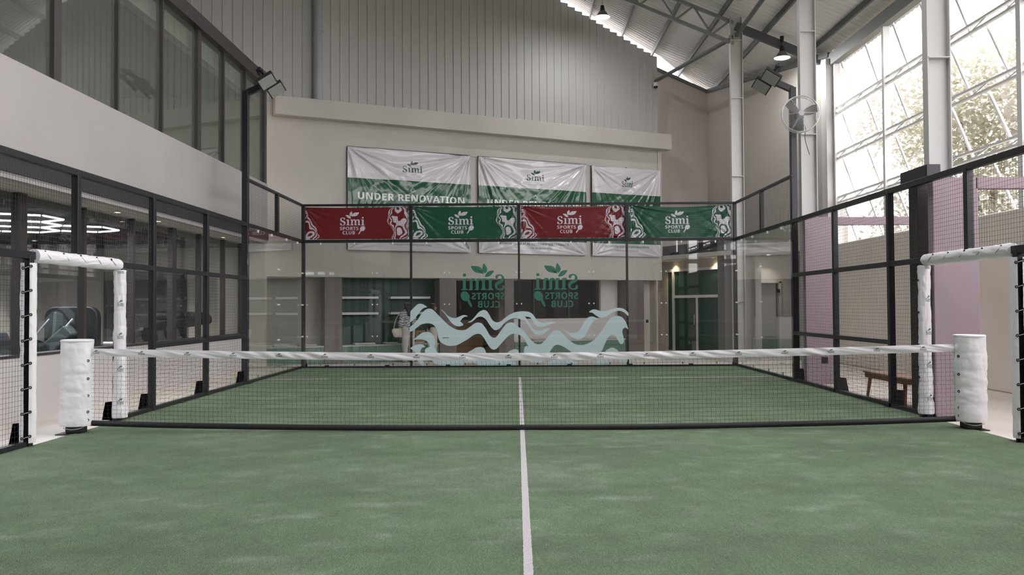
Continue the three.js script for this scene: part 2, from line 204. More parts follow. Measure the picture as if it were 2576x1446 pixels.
/* ---------- turf ---------- */
{
  const tt = dataTex(1024, (i, j, n) => { const f = hash(i, j, 3), g = hash(i >> 1, j, 8), a = tileN(i, j, n, 8, 5, 31), st = tileN(i * 4 % n, j, n, 64, 2, 5); const k = 1 + .30 * (f - .5) + .22 * (g - .5) + .05 * a + .06 * st; const sand = f > .93 ? .09 : 0; return [.445 * k + sand, .53 * k + sand, .412 * k + sand * .95]; }, true);
  const bump = dataTex(1024, (i, j) => .35 * hash(i, j, 4) + .65 * hash(i >> 1, j >> 1, 6), false);
  const g = new THREE.BoxGeometry(10, .014, 20.04, 200, 1, 400).translate(0, .007, 0), p = g.attributes.position, uv = g.attributes.uv, c = [];
  for (let i = 0; i < p.count; i++) { const x = p.getX(i), z = p.getZ(i); uv.setXY(i, x / 1.7, z / 1.7);
    let s = Math.max(0, fbm(x * .7 + 3, z * 1.1, 1, 6) * .34) + Math.max(0, fbm(x * 3.4, z * 6.2, 7, 6) - .3) * .75 * Math.max(.25, Math.min(1.4, .9 + 1.2 * vn(x * .4, z * .5, 8))); s = Math.min(1, s); const d = .92 + .08 * fbm(x * .9, z * 1.3, 4, 6);
    c.push(d * (1 + s * .5), d * (1 + s * .34), d * (1 + s * .62)); }
  g.setAttribute('color', new THREE.Float32BufferAttribute(c, 3));
  const turf = struct('floor_turf', g, mat(1, .95, { map: tt, vertexColors: true, bumpMap: bump, bumpScale: .012, sheen: .25 }), 'green sand-dressed artificial turf of the court');
  const lm = mat(1, .9, { map: dataTex(256, (i, j) => { const k = .80 + .1 * hash(i, j, 2); return [k, k * .985, k]; }, true), bumpMap: bump, bumpScale: .006 });
  const line = (x0, z0, x1, z1, w) => { // strip with a fibre-ragged edge
    const L = Math.hypot(x1 - x0, z1 - z0), n = Math.ceil(L / .012), pos = [], idx = [], uvs = [], ux = (x1 - x0) / L, uz = (z1 - z0) / L;
    for (let i = 0; i <= n; i++) { const t = i / n * L; for (const s of [-1, 1]) { const o = s * (w / 2 + .0022 * (hash(i, s + 5, 1) - .5) * 2); pos.push(x0 + ux * t - uz * o, .0165, z0 + uz * t + ux * o); uvs.push(t, o); } if (i) { const a = i * 2; idx.push(a - 2, a - 1, a, a, a - 1, a + 1); } }
    const q = new THREE.BufferGeometry(); q.setAttribute('position', new THREE.Float32BufferAttribute(pos, 3)); q.setAttribute('uv', new THREE.Float32BufferAttribute(uvs, 2)); q.setIndex(idx); q.computeVertexNormals(); return q; };
  part('court_line', line(0, 7.15, 0, -7.15, .05), lm, turf, null, 'white centre service line'); part('court_line', line(-5, -6.95, -3.72, -6.95, .09), lm, turf); part('court_line', line(-3.45, -6.95, 1.9, -6.95, .09), lm, turf); part('court_line', line(2.35, -6.95, 5, -6.95, .09), lm, turf); part('court_line', line(-5, 6.95, 5, 6.95, .05), lm, turf);
}
/* ---------- cage of the court ---------- */
const H1 = .89, H2 = 1.95, H3 = 2.94, H4 = 3.78;
function wires(ax, c, a0, a1, y0, y1, r = .0014) { const A = new Acc(), P = .05, pt = (a, y) => ax === 'x' ? [a, y, c] : [c, y, a]; for (let a = a0 + P / 2; a < a1; a += P) A.cord(pt(a, y0), pt(a, y1), r); for (let y = y0 + P / 2; y < y1; y += P) A.cord(pt(a0, y), pt(a1, y), r); return A.geo(); }
function sideFence(sg, label) {
  const t = thing('court_fence', label, 'fence', [0, 0, 0], 0, 'side fences of the court'), X = sg * 5.03, W = .08;
  const post = (z, y0, y1, w = W) => { part('post', lohi(X - .04, X + .04, y0, y1, z - w / 2, z + w / 2, .008), M.steel, t); };
  for (const [z, a, b] of [[-8, H3, H4], [-4, 0, H3], [-2, 0, H3], [-1, 0, H2], [0, H2, H3], [.93, 0, H2], [2, 0, H3], [4, 0, H3], [6, 0, H4]]) post(z, a, b);
  const rail = (z0, z1, y, h = .07) => part('rail', lohi(X - .035, X + .035, y - h / 2, y + h / 2, z0, z1, .006), M.steel, t);
  rail(-9.96, -6, H4, .05); rail(-9.96, 6, H3, .075); rail(-6, -1, H2); rail(-1, .93, H2, .08); rail(.93, 6, H2, .08); rail(-6, -2, H1, .065);
  part('base_rail', lohi(X - .04, X + .03, 0, .065, -9.96, -1), M.steel, t); part('base_rail', lohi(X - .04, X + .03, 0, .065, .93, 6), M.steel, t);
  const gs = new THREE.Shape([[0, .02], [.15, .02], [.11, .24], [0, .25]].map(a => new THREE.Vector2(...a)));
  for (const z of [-6, -4, -2, -1, .93, 2, 4]) { const g = new THREE.ExtrudeGeometry(gs, { depth: .016, bevelEnabled: false }); if (sg < 0) g.scale(-1, 1, 1); part('gusset_plate', g, M.steel, t, [X + sg * .035, 0, z - .008]); part('foot_plate', lohi(X - .1, X + sg * .2 + .1 * (sg < 0), .0, .014, z - .09, z + .09), M.dark, t); }
  const me = (z0, z1, y0, y1) => { const m = part('wire_mesh', wires('z', X, z0, z1, y0, y1), M.steel, t); m.userData.kind = 'stuff'; };
  for (const [a, b] of [[-6, -4], [-4, -2], [-2, -1]]) me(a + .04, b - .04, .06, H2); for (const [a, b] of [[-6, -4], [-4, -2], [-2, 0], [0, 2], [2, 4], [4, 6]]) me(a + .04, b - .04, H2, H3); for (const [a, b] of [[.93, 2], [2, 4], [4, 6]]) me(a + .04, b - .04, .06, H2);
  for (const [a, b] of [[-10, -8], [-8, -6]]) me(a + .04, b - .04, H3, H4);
}
sideFence(-1, 'dark steel mesh fence along the gym side of the court'); sideFence(1, 'dark steel mesh fence along the window side of the court');
{
  const t = thing('back_frame', 'dark steel frame and mesh band behind the far baseline', 'fence'), Z = -10.06;
  for (const x of [-5, -2.5, 0, 2.5, 5]) { const w = Math.abs(x) === 5 ? .08 : .05; part('post', lohi(x - w / 2, x + w / 2, 0, H3, Z - .05, Z + .03, .006), M.steel, t); part('post', lohi(x - .04, x + .04, H3, H4, Z - .04, Z + .04, .006), M.steel, t); if (Math.abs(x) === 5) { part('foot_bracket', beam(V(x - Math.sign(x) * 0, .02, Z - .28), V(x, .35, Z - .03), .05, .05), M.steel, t); part('foot_bracket', lohi(x - .14, x + .14, 0, .02, Z - .3, Z + .08), M.dark, t); } }
  part('rail', lohi(-5.06, 5.06, H3 - .035, H3 + .035, Z - .035, Z + .035, .006), M.steel, t); part('rail', lohi(-5.06, 5.06, H4 - .025, H4 + .025, Z - .03, Z + .03, .006), M.steel, t); part('base_rail', lohi(-5, 5, 0, .05, Z - .02, Z + .05), M.steel, t);
  for (let k = 0; k < 4; k++) { const m = part('wire_mesh', wires('x', Z + .02, -5 + k * 2.5 + .04, -2.5 + k * 2.5 - .04, H3, H4), M.steel, t); m.userData.kind = 'stuff'; }
  for (let x = -4.45; x < 5; x += 1.4) { part('base_block', lohi(x - .05, x + .05, .05, .075, Z, Z + .06), M.black, t); }
}
function clamp(parent, x, y, z, dx, dz) { const g = []; for (const s of [-1, 1]) { g.push(new THREE.CylinderGeometry(.017, .017, .012, 14).rotateX(Math.PI / 2).rotateY(dz ? Math.PI / 2 : 0).translate(x + s * dx, y, z + s * dz)); }  part('clamp', join(g), M.clamp, parent); }
const LB = ['first', 'second', 'third', 'fourth', 'fifth', 'sixth'];
for (let k = 0; k < 6; k++) { const x0 = -5 + k * 10 / 6, t = thing('glass_screen', `${LB[k]} clear glass panel of the far baseline wall counting from the gym side`, 'glass screen', [x0, 0, -10.01], 0, 'glass panels of the far baseline wall');
  part('pane', lohi(.004, 10 / 6 - .004, .05, H3 - .03, -.006, .006), M.glass, t); for (const y of [.74, 1.47, 2.2]) if (k) clamp(t, 0, y, .012, .055, 0); else clamp(t, .05, y, .012, .055, 0);
  for (const f of [.25, .72]) { part('clip', bx(.03, .05, .02, f * 10 / 6, H3 - .06, .012), M.clamp, t); part('clip', bx(.03, .05, .02, f * 10 / 6, .09, .012), M.chrome, t); } }
for (const sg of [-1, 1]) for (const [z0, z1, w] of [[-10, -8, 'far'], [-8, -6, 'near']]) { const t = thing('glass_screen', `${w} clear glass panel of the side wall on the ${sg < 0 ? 'gym' : 'window'} side`, 'glass screen', [sg * 5.0, 0, z0], 0, 'glass panels of the side walls');
  part('pane', lohi(-.006, .006, .06, H3 - .035, .006, 1.994), M.glass, t); for (const y of [.74, 1.47, 2.2]) clamp(t, -sg * .012, y, z0 === -8 ? 0 : .06, 0, .05); for (const f of [.5, 1.4]) { part('clip', bx(.02, .05, .03, -sg * .012, H3 - .07, f), M.clamp, t); part('clip', bx(.02, .06, .03, -sg * .012, .1, f), M.chrome, t); } }
/* light poles and flood lights */
for (const sg of [-1, 1]) {
  const side = sg < 0 ? 'gym' : 'window', t = thing('light_pole', `dark square light pole on the ${side} side of the court`, 'pole', [sg * 5.06, 0, -6.06], 0, 'light poles of the court');
  part('pole', lohi(-.055, .055, 0, 5.42, -.055, .055, .008), M.steel, t); part('arm', beam(V(0, 5.38, 0), V(-sg * .4, 5.56, 0), .09, .11, .008), M.steel, t); part('cross_bar', lohi(-sg * .41 - .03, -sg * .41 + .03, 5.66, 5.72, -.55, .55, .004), M.steel, t);
  part('post', lohi(-sg * .41 - .03, -sg * .41 + .03, 5.5, 5.68, -.03, .03), M.steel, t); part('foot_plate', lohi(-.12, .12, 0, .018, -.12, .12), M.dark, t);
  for (const [dz, w] of [[.3, 'near'], [-.3, 'far']]) { const f = thing('floodlight', `${w} unlit square floodlight on the ${side} side light pole`, 'floodlight', [sg * 5.06 - sg * .42, 5.5, -6.06 + dz], 0, 'floodlights of the court'); f.rotation.set(-.2, 0, -sg * .6, 'YXZ'); f.scale.setScalar(1.08);
    part('housing', bx(.3, .05, .36, -sg * .06, 0, 0, .008), M.dark, f); part('lens', bx(.26, .012, .32, -sg * .06, -.027, 0), M.lens, f); part('bracket', join(bx(.03, .17, .015, -sg * .02, .08, .17), bx(.03, .17, .015, -sg * .02, .08, -.17), bx(.03, .012, .36, -sg * .02, .165, 0)), M.dark, f); part('cable', tube([V(-sg * .06, .03, .12), V(-sg * .1, .12, .2), V(-sg * .02, .2, .1), V(0, .17, 0)], .006), M.black, f); for (let q = -2; q < 3; q++) part('heat_fin', bx(.22, .03, .008, -sg * .06, .04, q * .06), M.dark, f); }
}
{ // dark post with box
  const t = thing('equipment_post', 'dark square post with a wide box on top behind the fence', 'post', [5.19, 0, -1.5]); part('post', lohi(-.08, .08, 0, 3.05, -.12, .12, .006), mat([.05, .045, .045], .5), t); part('top_box', lohi(-.09, .09, 2.98, 3.16, -.33, .4, .008), M.steel, t); part('foot_plate', lohi(-.095, .095, 0, .015, -.18, .18), M.dark, t);
}
{ // cage fan
  const t = thing('cage_fan', 'round cage fan with three blades mounted on the light pole', 'fan', [5.1, 4.86, -5.74], -.15); const R = .325;
  const ring = (r, z, q = .006) => new THREE.TorusGeometry(r, q, 6, 64).translate(0, 0, z); const A = new Acc();
  part('guard_ring', ring(R, 0, .009), M.fan, t); part('guard_ring', ring(R, -.13, .007), M.fan, t);
  for (let k = 0; k < 90; k++) { const a = k / 90 * Math.PI * 2, c = Math.cos(a), s = Math.sin(a); A.cord([.05 * c, .05 * s, .075], [R * .8 * c, R * .8 * s, .05], .0012); A.cord([R * .8 * c, R * .8 * s, .05], [R * c, R * s, 0], .0012); A.cord([R * c, R * s, 0], [R * c, R * s, -.13], .0012); A.cord([R * c, R * s, -.13], [.09 * c, .09 * s, -.17], .0012); }
  const m = part('guard_wires', A.geo(), M.fan, t); m.userData.kind = 'stuff';
  for (let k = 0; k < 6; k++) { const a = k / 6 * Math.PI * 2 + .03; part('guard_spoke', rod(V(.04 * Math.cos(a), .04 * Math.sin(a), .08), V(R * Math.cos(a), R * Math.sin(a), .005), .004, 6), M.fan, t); }
  part('badge', new THREE.CylinderGeometry(.05, .05, .02, 24).rotateX(Math.PI / 2).translate(0, 0, .08), M.fan, t); part('motor', new THREE.CylinderGeometry(.085, .1, .2, 24).rotateX(Math.PI / 2).translate(0, 0, -.2), M.dark, t); part('hub', new THREE.CylinderGeometry(.05, .05, .08, 20).rotateX(Math.PI / 2).translate(0, 0, -.04), M.dark, t);
  for (let k = 0; k < 3; k++) { const g = new THREE.PlaneGeometry(.26, .13, 10, 6), p = g.attributes.position; for (let i = 0; i < p.count; i++) { const u = p.getX(i) / .26 + .5, v = p.getY(i) / .13; p.setXYZ(i, .04 + u * .27, v * .13 * (.55 + .6 * Math.sin(u * 2.4)), v * .07 + .02 * v * v); } g.computeVertexNormals(); g.rotateZ(.32 + k * 2.094).translate(0, 0, -.03); part('blade', g, mat(.16, .35, { metalness: .5 }), t); }
  part('mount_arm', join(bx(.05, .05, .2, 0, 0, -.3), bx(.14, .2, .02, 0, 0, -.33), bx(.04, .3, .04, .08, -.1, -.3)), M.dark, t); part('cord', tube([V(.03, -.05, -.28), V(.12, -.2, -.24), V(.12, -.4, -.28), V(.2, -.7, -.3)], .006), M.black, t);
}
/* ---------- lettering ---------- */
const fSerif = await new FontLoader().loadAsync('fonts/droid/droid_serif_bold.typeface.json'), fSans = await new FontLoader().loadAsync('fonts/droid/droid_sans_bold.typeface.json');
// leaf outlines in units of the logo width (x right, y up from the baseline of the name)
const LEAVES = [[[.457, .304], [.39, .305], [.326, .335], [.28, .38], [.243, .442], [.31, .448], [.38, .425], [.43, .37]], [[.448, .385], [.405, .44], [.40, .50], [.43, .56], [.478, .613], [.505, .55], [.513, .48], [.49, .42]], [[.487, .383], [.50, .45], [.54, .51], [.60, .548], [.68, .555], [.774, .557], [.75, .49], [.70, .43], [.62, .395]]];
const leafShape = (l, k) => { const s = new THREE.Shape(); new THREE.CatmullRomCurve3([...l.slice(0, 1), ...l].map(([x, y]) => V(x * k, y * k, 0)), true, 'centripetal').getPoints(36).forEach((p, i) => i ? s.lineTo(p.x, p.y) : s.moveTo(p.x, p.y)); return s; };
const RK = [.913, -.14, .108]; // racket head centre and radius
function drawLogo(c, x, y, w, col, club = true) { // x,y: left end of the name's baseline, w: its width
  c.save(); c.translate(x, y); c.fillStyle = c.strokeStyle = col; c.textAlign = 'left'; c.textBaseline = 'alphabetic';
  const fit = (s, font, wd, px, py, sz) => { c.font = font.replace('#', sz); const m = c.measureText(s).width; c.save(); c.translate(px, py); c.scale(wd / m, 1); c.fillText(s, 0, 0); c.restore(); };
  fit('S\u0131mi', 'bold #px serif', w, 0, 0, .475 * w);
  for (const l of LEAVES) { const s = leafShape(l, w).getPoints(); c.beginPath(); s.forEach((p, i) => i ? c.lineTo(p.x, -p.y) : c.moveTo(p.x, -p.y)); c.closePath(); c.fill(); }
  if (club) { fit('SPORTS', 'bold #px sans-serif', .76 * w, 0, .205 * w, .2 * w); fit('CLUB', 'bold #px sans-serif', .51 * w, .11 * w, .39 * w, .2 * w);
    c.beginPath(); c.ellipse(RK[0] * w, -RK[1] * w, RK[2] * .9 * w, RK[2] * 1.08 * w, .6, 0, 7); c.fill(); c.lineWidth = .045 * w; c.beginPath(); c.moveTo(.85 * w, .22 * w); c.lineTo(.755 * w, .38 * w); c.stroke(); }
  c.restore();
}
function textGeo(font, s, w, h, x, y, dropDot) { let sh = font.generateShapes(s, 1); if (dropDot) { const tops = sh.map(q => Math.min(...q.getPoints(4).map(p => p.y))); let done = false; sh = sh.filter((q, i) => { if (!done && tops[i] > .5) { done = true; return false; } return true; }); }
  const g = new THREE.ExtrudeGeometry(sh, { depth: .0015, bevelEnabled: false, curveSegments: 6 }); g.computeBoundingBox(); const b = g.boundingBox; return g.translate(-b.min.x, 0, 0).scale(w / (b.max.x - b.min.x), h / (b.max.y - Math.max(0, b.min.y)), 1).translate(x, y, 0); }
const ext = s => new THREE.ExtrudeGeometry(s, { depth: .0015, bevelEnabled: false, curveSegments: 12 });
{ // two mirrored logos and the wave film on the outside of the far glass
  [[-.335, 'green film logo nearer the gym on the far glass, seen from behind'], [1.36, 'green film logo nearer the windows on the far glass, seen from behind']].forEach(([xr, l]) => {
    const w = 1.0, t = thing('glass_sticker', l, 'sticker', [xr, 1.79, -10.02], Math.PI, 'logo stickers on the far glass'); // turned so that it reads from outside
    part('name_lettering', textGeo(fSerif, 'Simi', w, .385, 0, 0, true), M.logoGreen, t); LEAVES.forEach(q => part('leaf', ext(leafShape(q, w)), M.logoGreen, t));
    part('lettering', textGeo(fSans, 'SPORTS', .76, .155, 0, -.215), M.logoGreen, t); part('lettering', textGeo(fSans, 'CLUB', .51, .155, .11, -.405), M.logoGreen, t);
    const e = new THREE.Shape(); e.absellipse(RK[0], RK[1], RK[2] * .92, RK[2] * 1.1, 0, Math.PI * 2, false, -.6); const hd = new THREE.Shape([[.82, -.2], [.88, -.23], [.785, -.395], [.745, -.37]].map(a => new THREE.Vector2(...a))); part('racket', join(ext(e), ext(hd)), M.logoGreen, t);
  });
  const Lo = (...a) => a.map(([x, y]) => [960 + x / 7.571, 740 + y / 7.571]), R = (...a) => a.map(([x, y]) => [1280 + x / 7.571, 740 + y / 7.571]);
  const W = [
    Lo([550, 310], [620, 240], [680, 185], [730, 170], [780, 178], [830, 205], [865, 235], [865, 236], [800, 255], [740, 310], [680, 390], [620, 460], [560, 512], [540, 525], [540, 524], [545, 420], [549, 311]),
    [...Lo([532, 640], [545, 610], [600, 565], [680, 480], [740, 390], [800, 315], [860, 275], [920, 265], [980, 290], [1060, 370], [1150, 460], [1250, 560], [1340, 625], [1420, 665], [1510, 680], [1600, 670], [1680, 620], [1760, 560], [1830, 537], [1900, 550], [1950, 600], [2010, 690], [2060, 780], [2100, 815], [2140, 828], [2180, 815], [2240, 740], [2320, 630], [2390, 560]),
      ...R([50, 537], [120, 560], [180, 620], [240, 660], [300, 720], [370, 820], [440, 890], [500, 940], [560, 958], [620, 945], [680, 890], [740, 820], [800, 750], [860, 705], [920, 690], [980, 710], [1040, 770], [1120, 850], [1200, 920], [1290, 965], [1380, 975], [1470, 960], [1560, 920], [1620, 880], [1700, 790], [1780, 690], [1860, 570], [1940, 470], [2000, 435], [2080, 425], [2150, 445], [2210, 510], [2250, 590], [2275, 685], [2274, 686], [2230, 650], [2190, 660], [2165, 710], [2170, 770], [2190, 850], [2190, 920], [2160, 960], [2120, 955], [2090, 910], [2050, 840], [2010, 790], [1970, 775], [1920, 800], [1870, 870], [1820, 980], [1760, 1100], [1650, 1180], [1560, 1220], [1450, 1240], [1330, 1225], [1240, 1180], [1180, 1105], [1080, 1030], [1000, 985], [930, 968], [870, 985], [820, 1040], [780, 1105], [750, 1170], [700, 1240], [620, 1295], [520, 1310], [430, 1295], [370, 1265], [310, 1190], [288, 1105], [285, 1060], [300, 1010], [330, 985], [368, 996], [370, 995], [330, 920], [290, 850], [250, 800], [180, 770], [117, 750]),
      ...Lo([2500, 755], [2420, 790], [2350, 860], [2260, 960], [2190, 1035], [2140, 1053], [2100, 1045], [2060, 1010], [2000, 920], [1940, 820], [1890, 765], [1830, 752], [1750, 775], [1660, 840], [1550, 905], [1430, 965], [1330, 980], [1260, 975], [1180, 945], [1120, 900], [1080, 830], [1060, 730], [1040, 650], [1000, 590], [940, 555], [870, 545], [760, 565], [680, 620], [600, 680], [532, 706], [530, 704])],
    Lo([1125, 285], [1180, 315], [1240, 380], [1300, 425], [1390, 448], [1460, 430], [1530, 400], [1590, 392], [1645, 415], [1644, 417], [1570, 430], [1520, 480], [1500, 515], [1540, 550], [1555, 580], [1500, 605], [1440, 605], [1380, 580], [1310, 510], [1240, 410], [1180, 335], [1126, 288]),
    [...Lo([1645, 525], [1700, 500], [1780, 420], [1850, 340], [1900, 310], [1950, 297], [2000, 315], [2050, 380], [2090, 460], [2140, 515], [2200, 535], [2260, 520], [2340, 460], [2420, 400], [2500, 360]), ...R([120, 345], [200, 330], [310, 327], [390, 340], [450, 375], [500, 440], [560, 520], [640, 548], [720, 545], [800, 530], [890, 545], [890, 547], [800, 575], [700, 610], [600, 625], [530, 610], [490, 560], [450, 490], [400, 440], [312, 428], [311, 430], [350, 480], [400, 570], [450, 640], [510, 690], [590, 695], [680, 670], [790, 650], [789, 652], [700, 730], [640, 765], [580, 780], [500, 760], [440, 690], [380, 600], [310, 510], [230, 480], [130, 460], [60, 465], [0, 490]), ...Lo([2340, 550], [2260, 640], [2200, 680], [2160, 682], [2110, 650], [2050, 570], [1990, 480], [1930, 435], [1880, 422], [1820, 440], [1750, 500], [1700, 530], [1647, 530])],
    R([970, 620], [1050, 680], [1140, 730], [1230, 742], [1310, 725], [1370, 660], [1430, 550], [1500, 460], [1560, 435], [1630, 440], [1715, 495], [1714, 496], [1650, 495], [1590, 550], [1530, 660], [1460, 790], [1390, 855], [1310, 870], [1230, 840], [1140, 770], [1060, 700], [972, 624]),
    R([1530, 350], [1590, 305], [1650, 298], [1720, 320], [1800, 335], [1880, 325], [1980, 290], [2080, 270], [2150, 275], [2210, 300], [2280, 370], [2278, 430], [2276, 430], [2200, 360], [2120, 328], [2040, 335], [1960, 365], [1870, 430], [1800, 452], [1730, 450], [1660, 410], [1590, 360]),
    Lo([600, 860], [680, 790], [760, 730], [840, 710], [920, 722], [980, 770], [1010, 840], [1020, 900], [1005, 1000], [1060, 1115], [1000, 1180], [900, 1180], [830, 1120], [825, 1050], [850, 1020], [900, 1000], [915, 985], [880, 910], [830, 870], [770, 855], [680, 850], [602, 862]),
    Lo([950, 1250], [1060, 1330], [1170, 1380], [1280, 1395], [1400, 1385], [1520, 1350], [1620, 1310], [1720, 1298], [1800, 1320], [1830, 1350], [1835, 1395], [1837, 1397], [2200, 1397], [2578, 1397], [2579, 1394], [2540, 1330], [2500, 1265], [2300, 1200], [1700, 1195], [1000, 1195]),
    Lo([540, 1020], [600, 980], [680, 950], [760, 945], [810, 970], [825, 995], [770, 1010], [740, 1060], [735, 1110], [760, 1200], [800, 1280], [880, 1394], [879, 1396], [780, 1392], [720, 1320], [690, 1260], [680, 1160], [620, 1080], [542, 1022]),
    Lo([1640, 1110], [1720, 1060], [1800, 1015], [1880, 1003], [1940, 1020], [1975, 1070], [1985, 1115], [1900, 1180], [1720, 1160]), R([-20, 1110], [60, 1060], [130, 1045], [178, 1070], [183, 1115], [100, 1180], [10, 1170]),
    R([800, 1265], [900, 1200], [1020, 1175], [1140, 1195], [1240, 1265], [1370, 1394], [1369, 1396], [1000, 1397], [662, 1396], [661, 1394]), R([1700, 1265], [1780, 1180], [1880, 1170], [1940, 1240], [1912, 1394], [1910, 1396], [1602, 1396], [1602, 1394]), R([1840, 1100], [1900, 1050], [1970, 1025], [2030, 1050], [2085, 1095], [2140, 1180], [2260, 1250], [2240, 1310], [2190, 1325], [2120, 1305], [2050, 1250], [1950, 1180]),
  ];
  const t = thing('glass_film', 'pale blue wave pattern film on the middle of the far glass', 'film', [0, 0, -10.022]);
  for (const pts of W) { const P = pts.map(([x, y]) => V((x - 1306.6) / 109.13, Math.max(.055, (924.7 - y) / 109.3), 0)); const c = new THREE.CatmullRomCurve3(P, true, 'centripetal').getPoints(P.length * 4), s = new THREE.Shape(c.map(p => new THREE.Vector2(p.x, p.y))); part('wave', ext(s), M.film, t); }
  part('maker_mark', bx(.15, .025, .001, -1.7, .695, .004), mat([.3, .38, .38], .6), t);
}
/* ---------- net ---------- */
const netTop = x => .88 + .075 * Math.pow(Math.abs(x) / 4.85, 1.7), netLow = x => .075 * Math.pow(Math.abs(x) / 4.85, 2.4);
const tapeTex = canvas(512, 88, (c, w, h) => { c.fillStyle = '#ebe9ee'; c.fillRect(0, 0, w, h); c.fillStyle = '#d8d6da'; c.fillRect(0, h * .86, w, 2); drawLogo(c, 205, 62, 74, '#33463c', false); }); tapeTex.wrapS = THREE.RepeatWrapping;
function ribbon(x0, x1, n, rows, f, g) { const pos = [], uv = [], idx = []; for (let i = 0; i <= n; i++) for (let j = 0; j <= rows; j++) { const x = x0 + (x1 - x0) * i / n, v = j / rows, [y, z] = f(x, v); pos.push(x, y, z); uv.push(g(x), v); } for (let i = 0; i < n; i++) for (let j = 0; j < rows; j++) { const a = i * (rows + 1) + j; idx.push(a, a + rows + 1, a + 1, a + 1, a + rows + 1, a + rows + 2); } const q = new THREE.BufferGeometry(); q.setAttribute('position', new THREE.Float32BufferAttribute(pos, 3)); q.setAttribute('uv', new THREE.Float32BufferAttribute(uv, 2)); q.setIndex(idx); q.computeVertexNormals(); return q; }
{
  const t = thing('padel_net', 'black court net with a white printed top tape', 'net');
  const wr = (x, v) => .006 * fbm(x * 5 + v * 2.2, v * .8, 3, 3) * (1 - Math.abs(v - .5)) + .007 * Math.sin((x + v * .11) * 26 + 3 * vn(x * 1.3)) * Math.sin(v * Math.PI) * (.5 + .5 * vn(x * 2.1, 4));
  for (const s of [1, -1]) part('top_tape', ribbon(-4.87, 4.9, 1400, 12, (x, v) => [netTop(x) - .085 + v * .085, s * (.007 + .006 * Math.sin(v * Math.PI)) + s * wr(x * s, v) * 1.2], x => (x + 5.04) / .516), mat(1, .6, { map: tapeTex }), t);
  for (const s of [1, -1]) part('bottom_band', ribbon(-4.87, 4.9, 200, 8, (x, v) => [.012 + netLow(x) + v * .062, s * (.014 * Math.sin(v * Math.PI) + .004) + .015 * vn(x * .7)], x => x), M.dark, t);
  const A = new Acc(), P = .0495, nx = Math.round(9.75 / P); for (let i = 0; i <= nx; i++) { const x = -4.86 + i * P; const y0 = .06 + netLow(x), y1 = netTop(x) - .08, n = 16; let prev; for (let j = 0; j <= n; j++) { const y = y0 + (y1 - y0) * j / n, q = [x + (j % 2 ? .006 : -.006) * (.7 + .3 * vn(i, j)) - .012 * Math.pow(j / n, 2) * Math.sign(x) * 0, y + .002 * vn(x * 3, j), .002 * vn(i, j, 2)]; if (prev) A.cord(prev, q, .0012); prev = q; if (i < nx) { const x2 = x + P, y2 = .06 + netLow(x2) + (netTop(x2) - .08 - .06 - netLow(x2)) * j / n; A.cord(q, [x2 + (j % 2 ? .006 : -.006), y2 + .002 * vn(x2 * 3, j), 0], .0012); } } }
  const m = part('cord_mesh', A.geo(), M.cord, t); m.userData.kind = 'stuff';
}
/* ---------- padding ---------- */
const padTex = canvas(512, 256, (c, w, h) => { c.fillStyle = '#e8e6ec'; c.fillRect(0, 0, w, h); drawLogo(c, 340, 150, 86, '#52685d', false); }); padTex.wrapS = padTex.wrapT = THREE.RepeatWrapping;
function padGeo(r, L, amp, sd, flare = 0, arc = Math.PI * 2, start = 0, vRep = 0) {
  const nu = 72, nv = Math.ceil(L / .012), pos = [], uv = [], idx = [];
  for (let j = 0; j <= nv; j++) for (let i = 0; i <= nu; i++) { const v = j / nv, a = start + i / nu * arc, c = Math.cos(a), s = Math.sin(a), y = v * L;
    const tie = Math.pow(Math.abs(Math.sin(y / .19 * Math.PI)), .35), k = fbm(c * 1.1 + sd, y * 16, s * 1.1, 4), k2 = fbm(c * 2 + sd, y * 5 + s * 1.4, s * 2, 3);
    const R = r * (1 + flare * Math.pow(1 - v, 4)) + amp * (.55 * k * (.4 + .6 * Math.abs(vn(c * 1.5 + sd, s * 1.5, y * 2))) + .5 * k2) - amp * .45 * (1 - tie); pos.push(R * c, y, -R * s); uv.push(i / nu, vRep ? y / vRep : 0.9); }
  for (let j = 0; j < nv; j++) for (let i = 0; i < nu; i++) { const q = j * (nu + 1) + i; idx.push(q, q + 1, q + nu + 1, q + 1, q + nu + 2, q + nu + 1); }
  const g = new THREE.BufferGeometry(); g.setAttribute('position', new THREE.Float32BufferAttribute(pos, 3)); g.setAttribute('uv', new THREE.Float32BufferAttribute(uv, 2)); g.setIndex(idx); g.computeVertexNormals(); return g;
}
const padMat = mat(1, .5, { map: padTex }), eyelet = new THREE.TorusGeometry(.011, .005, 6, 16);
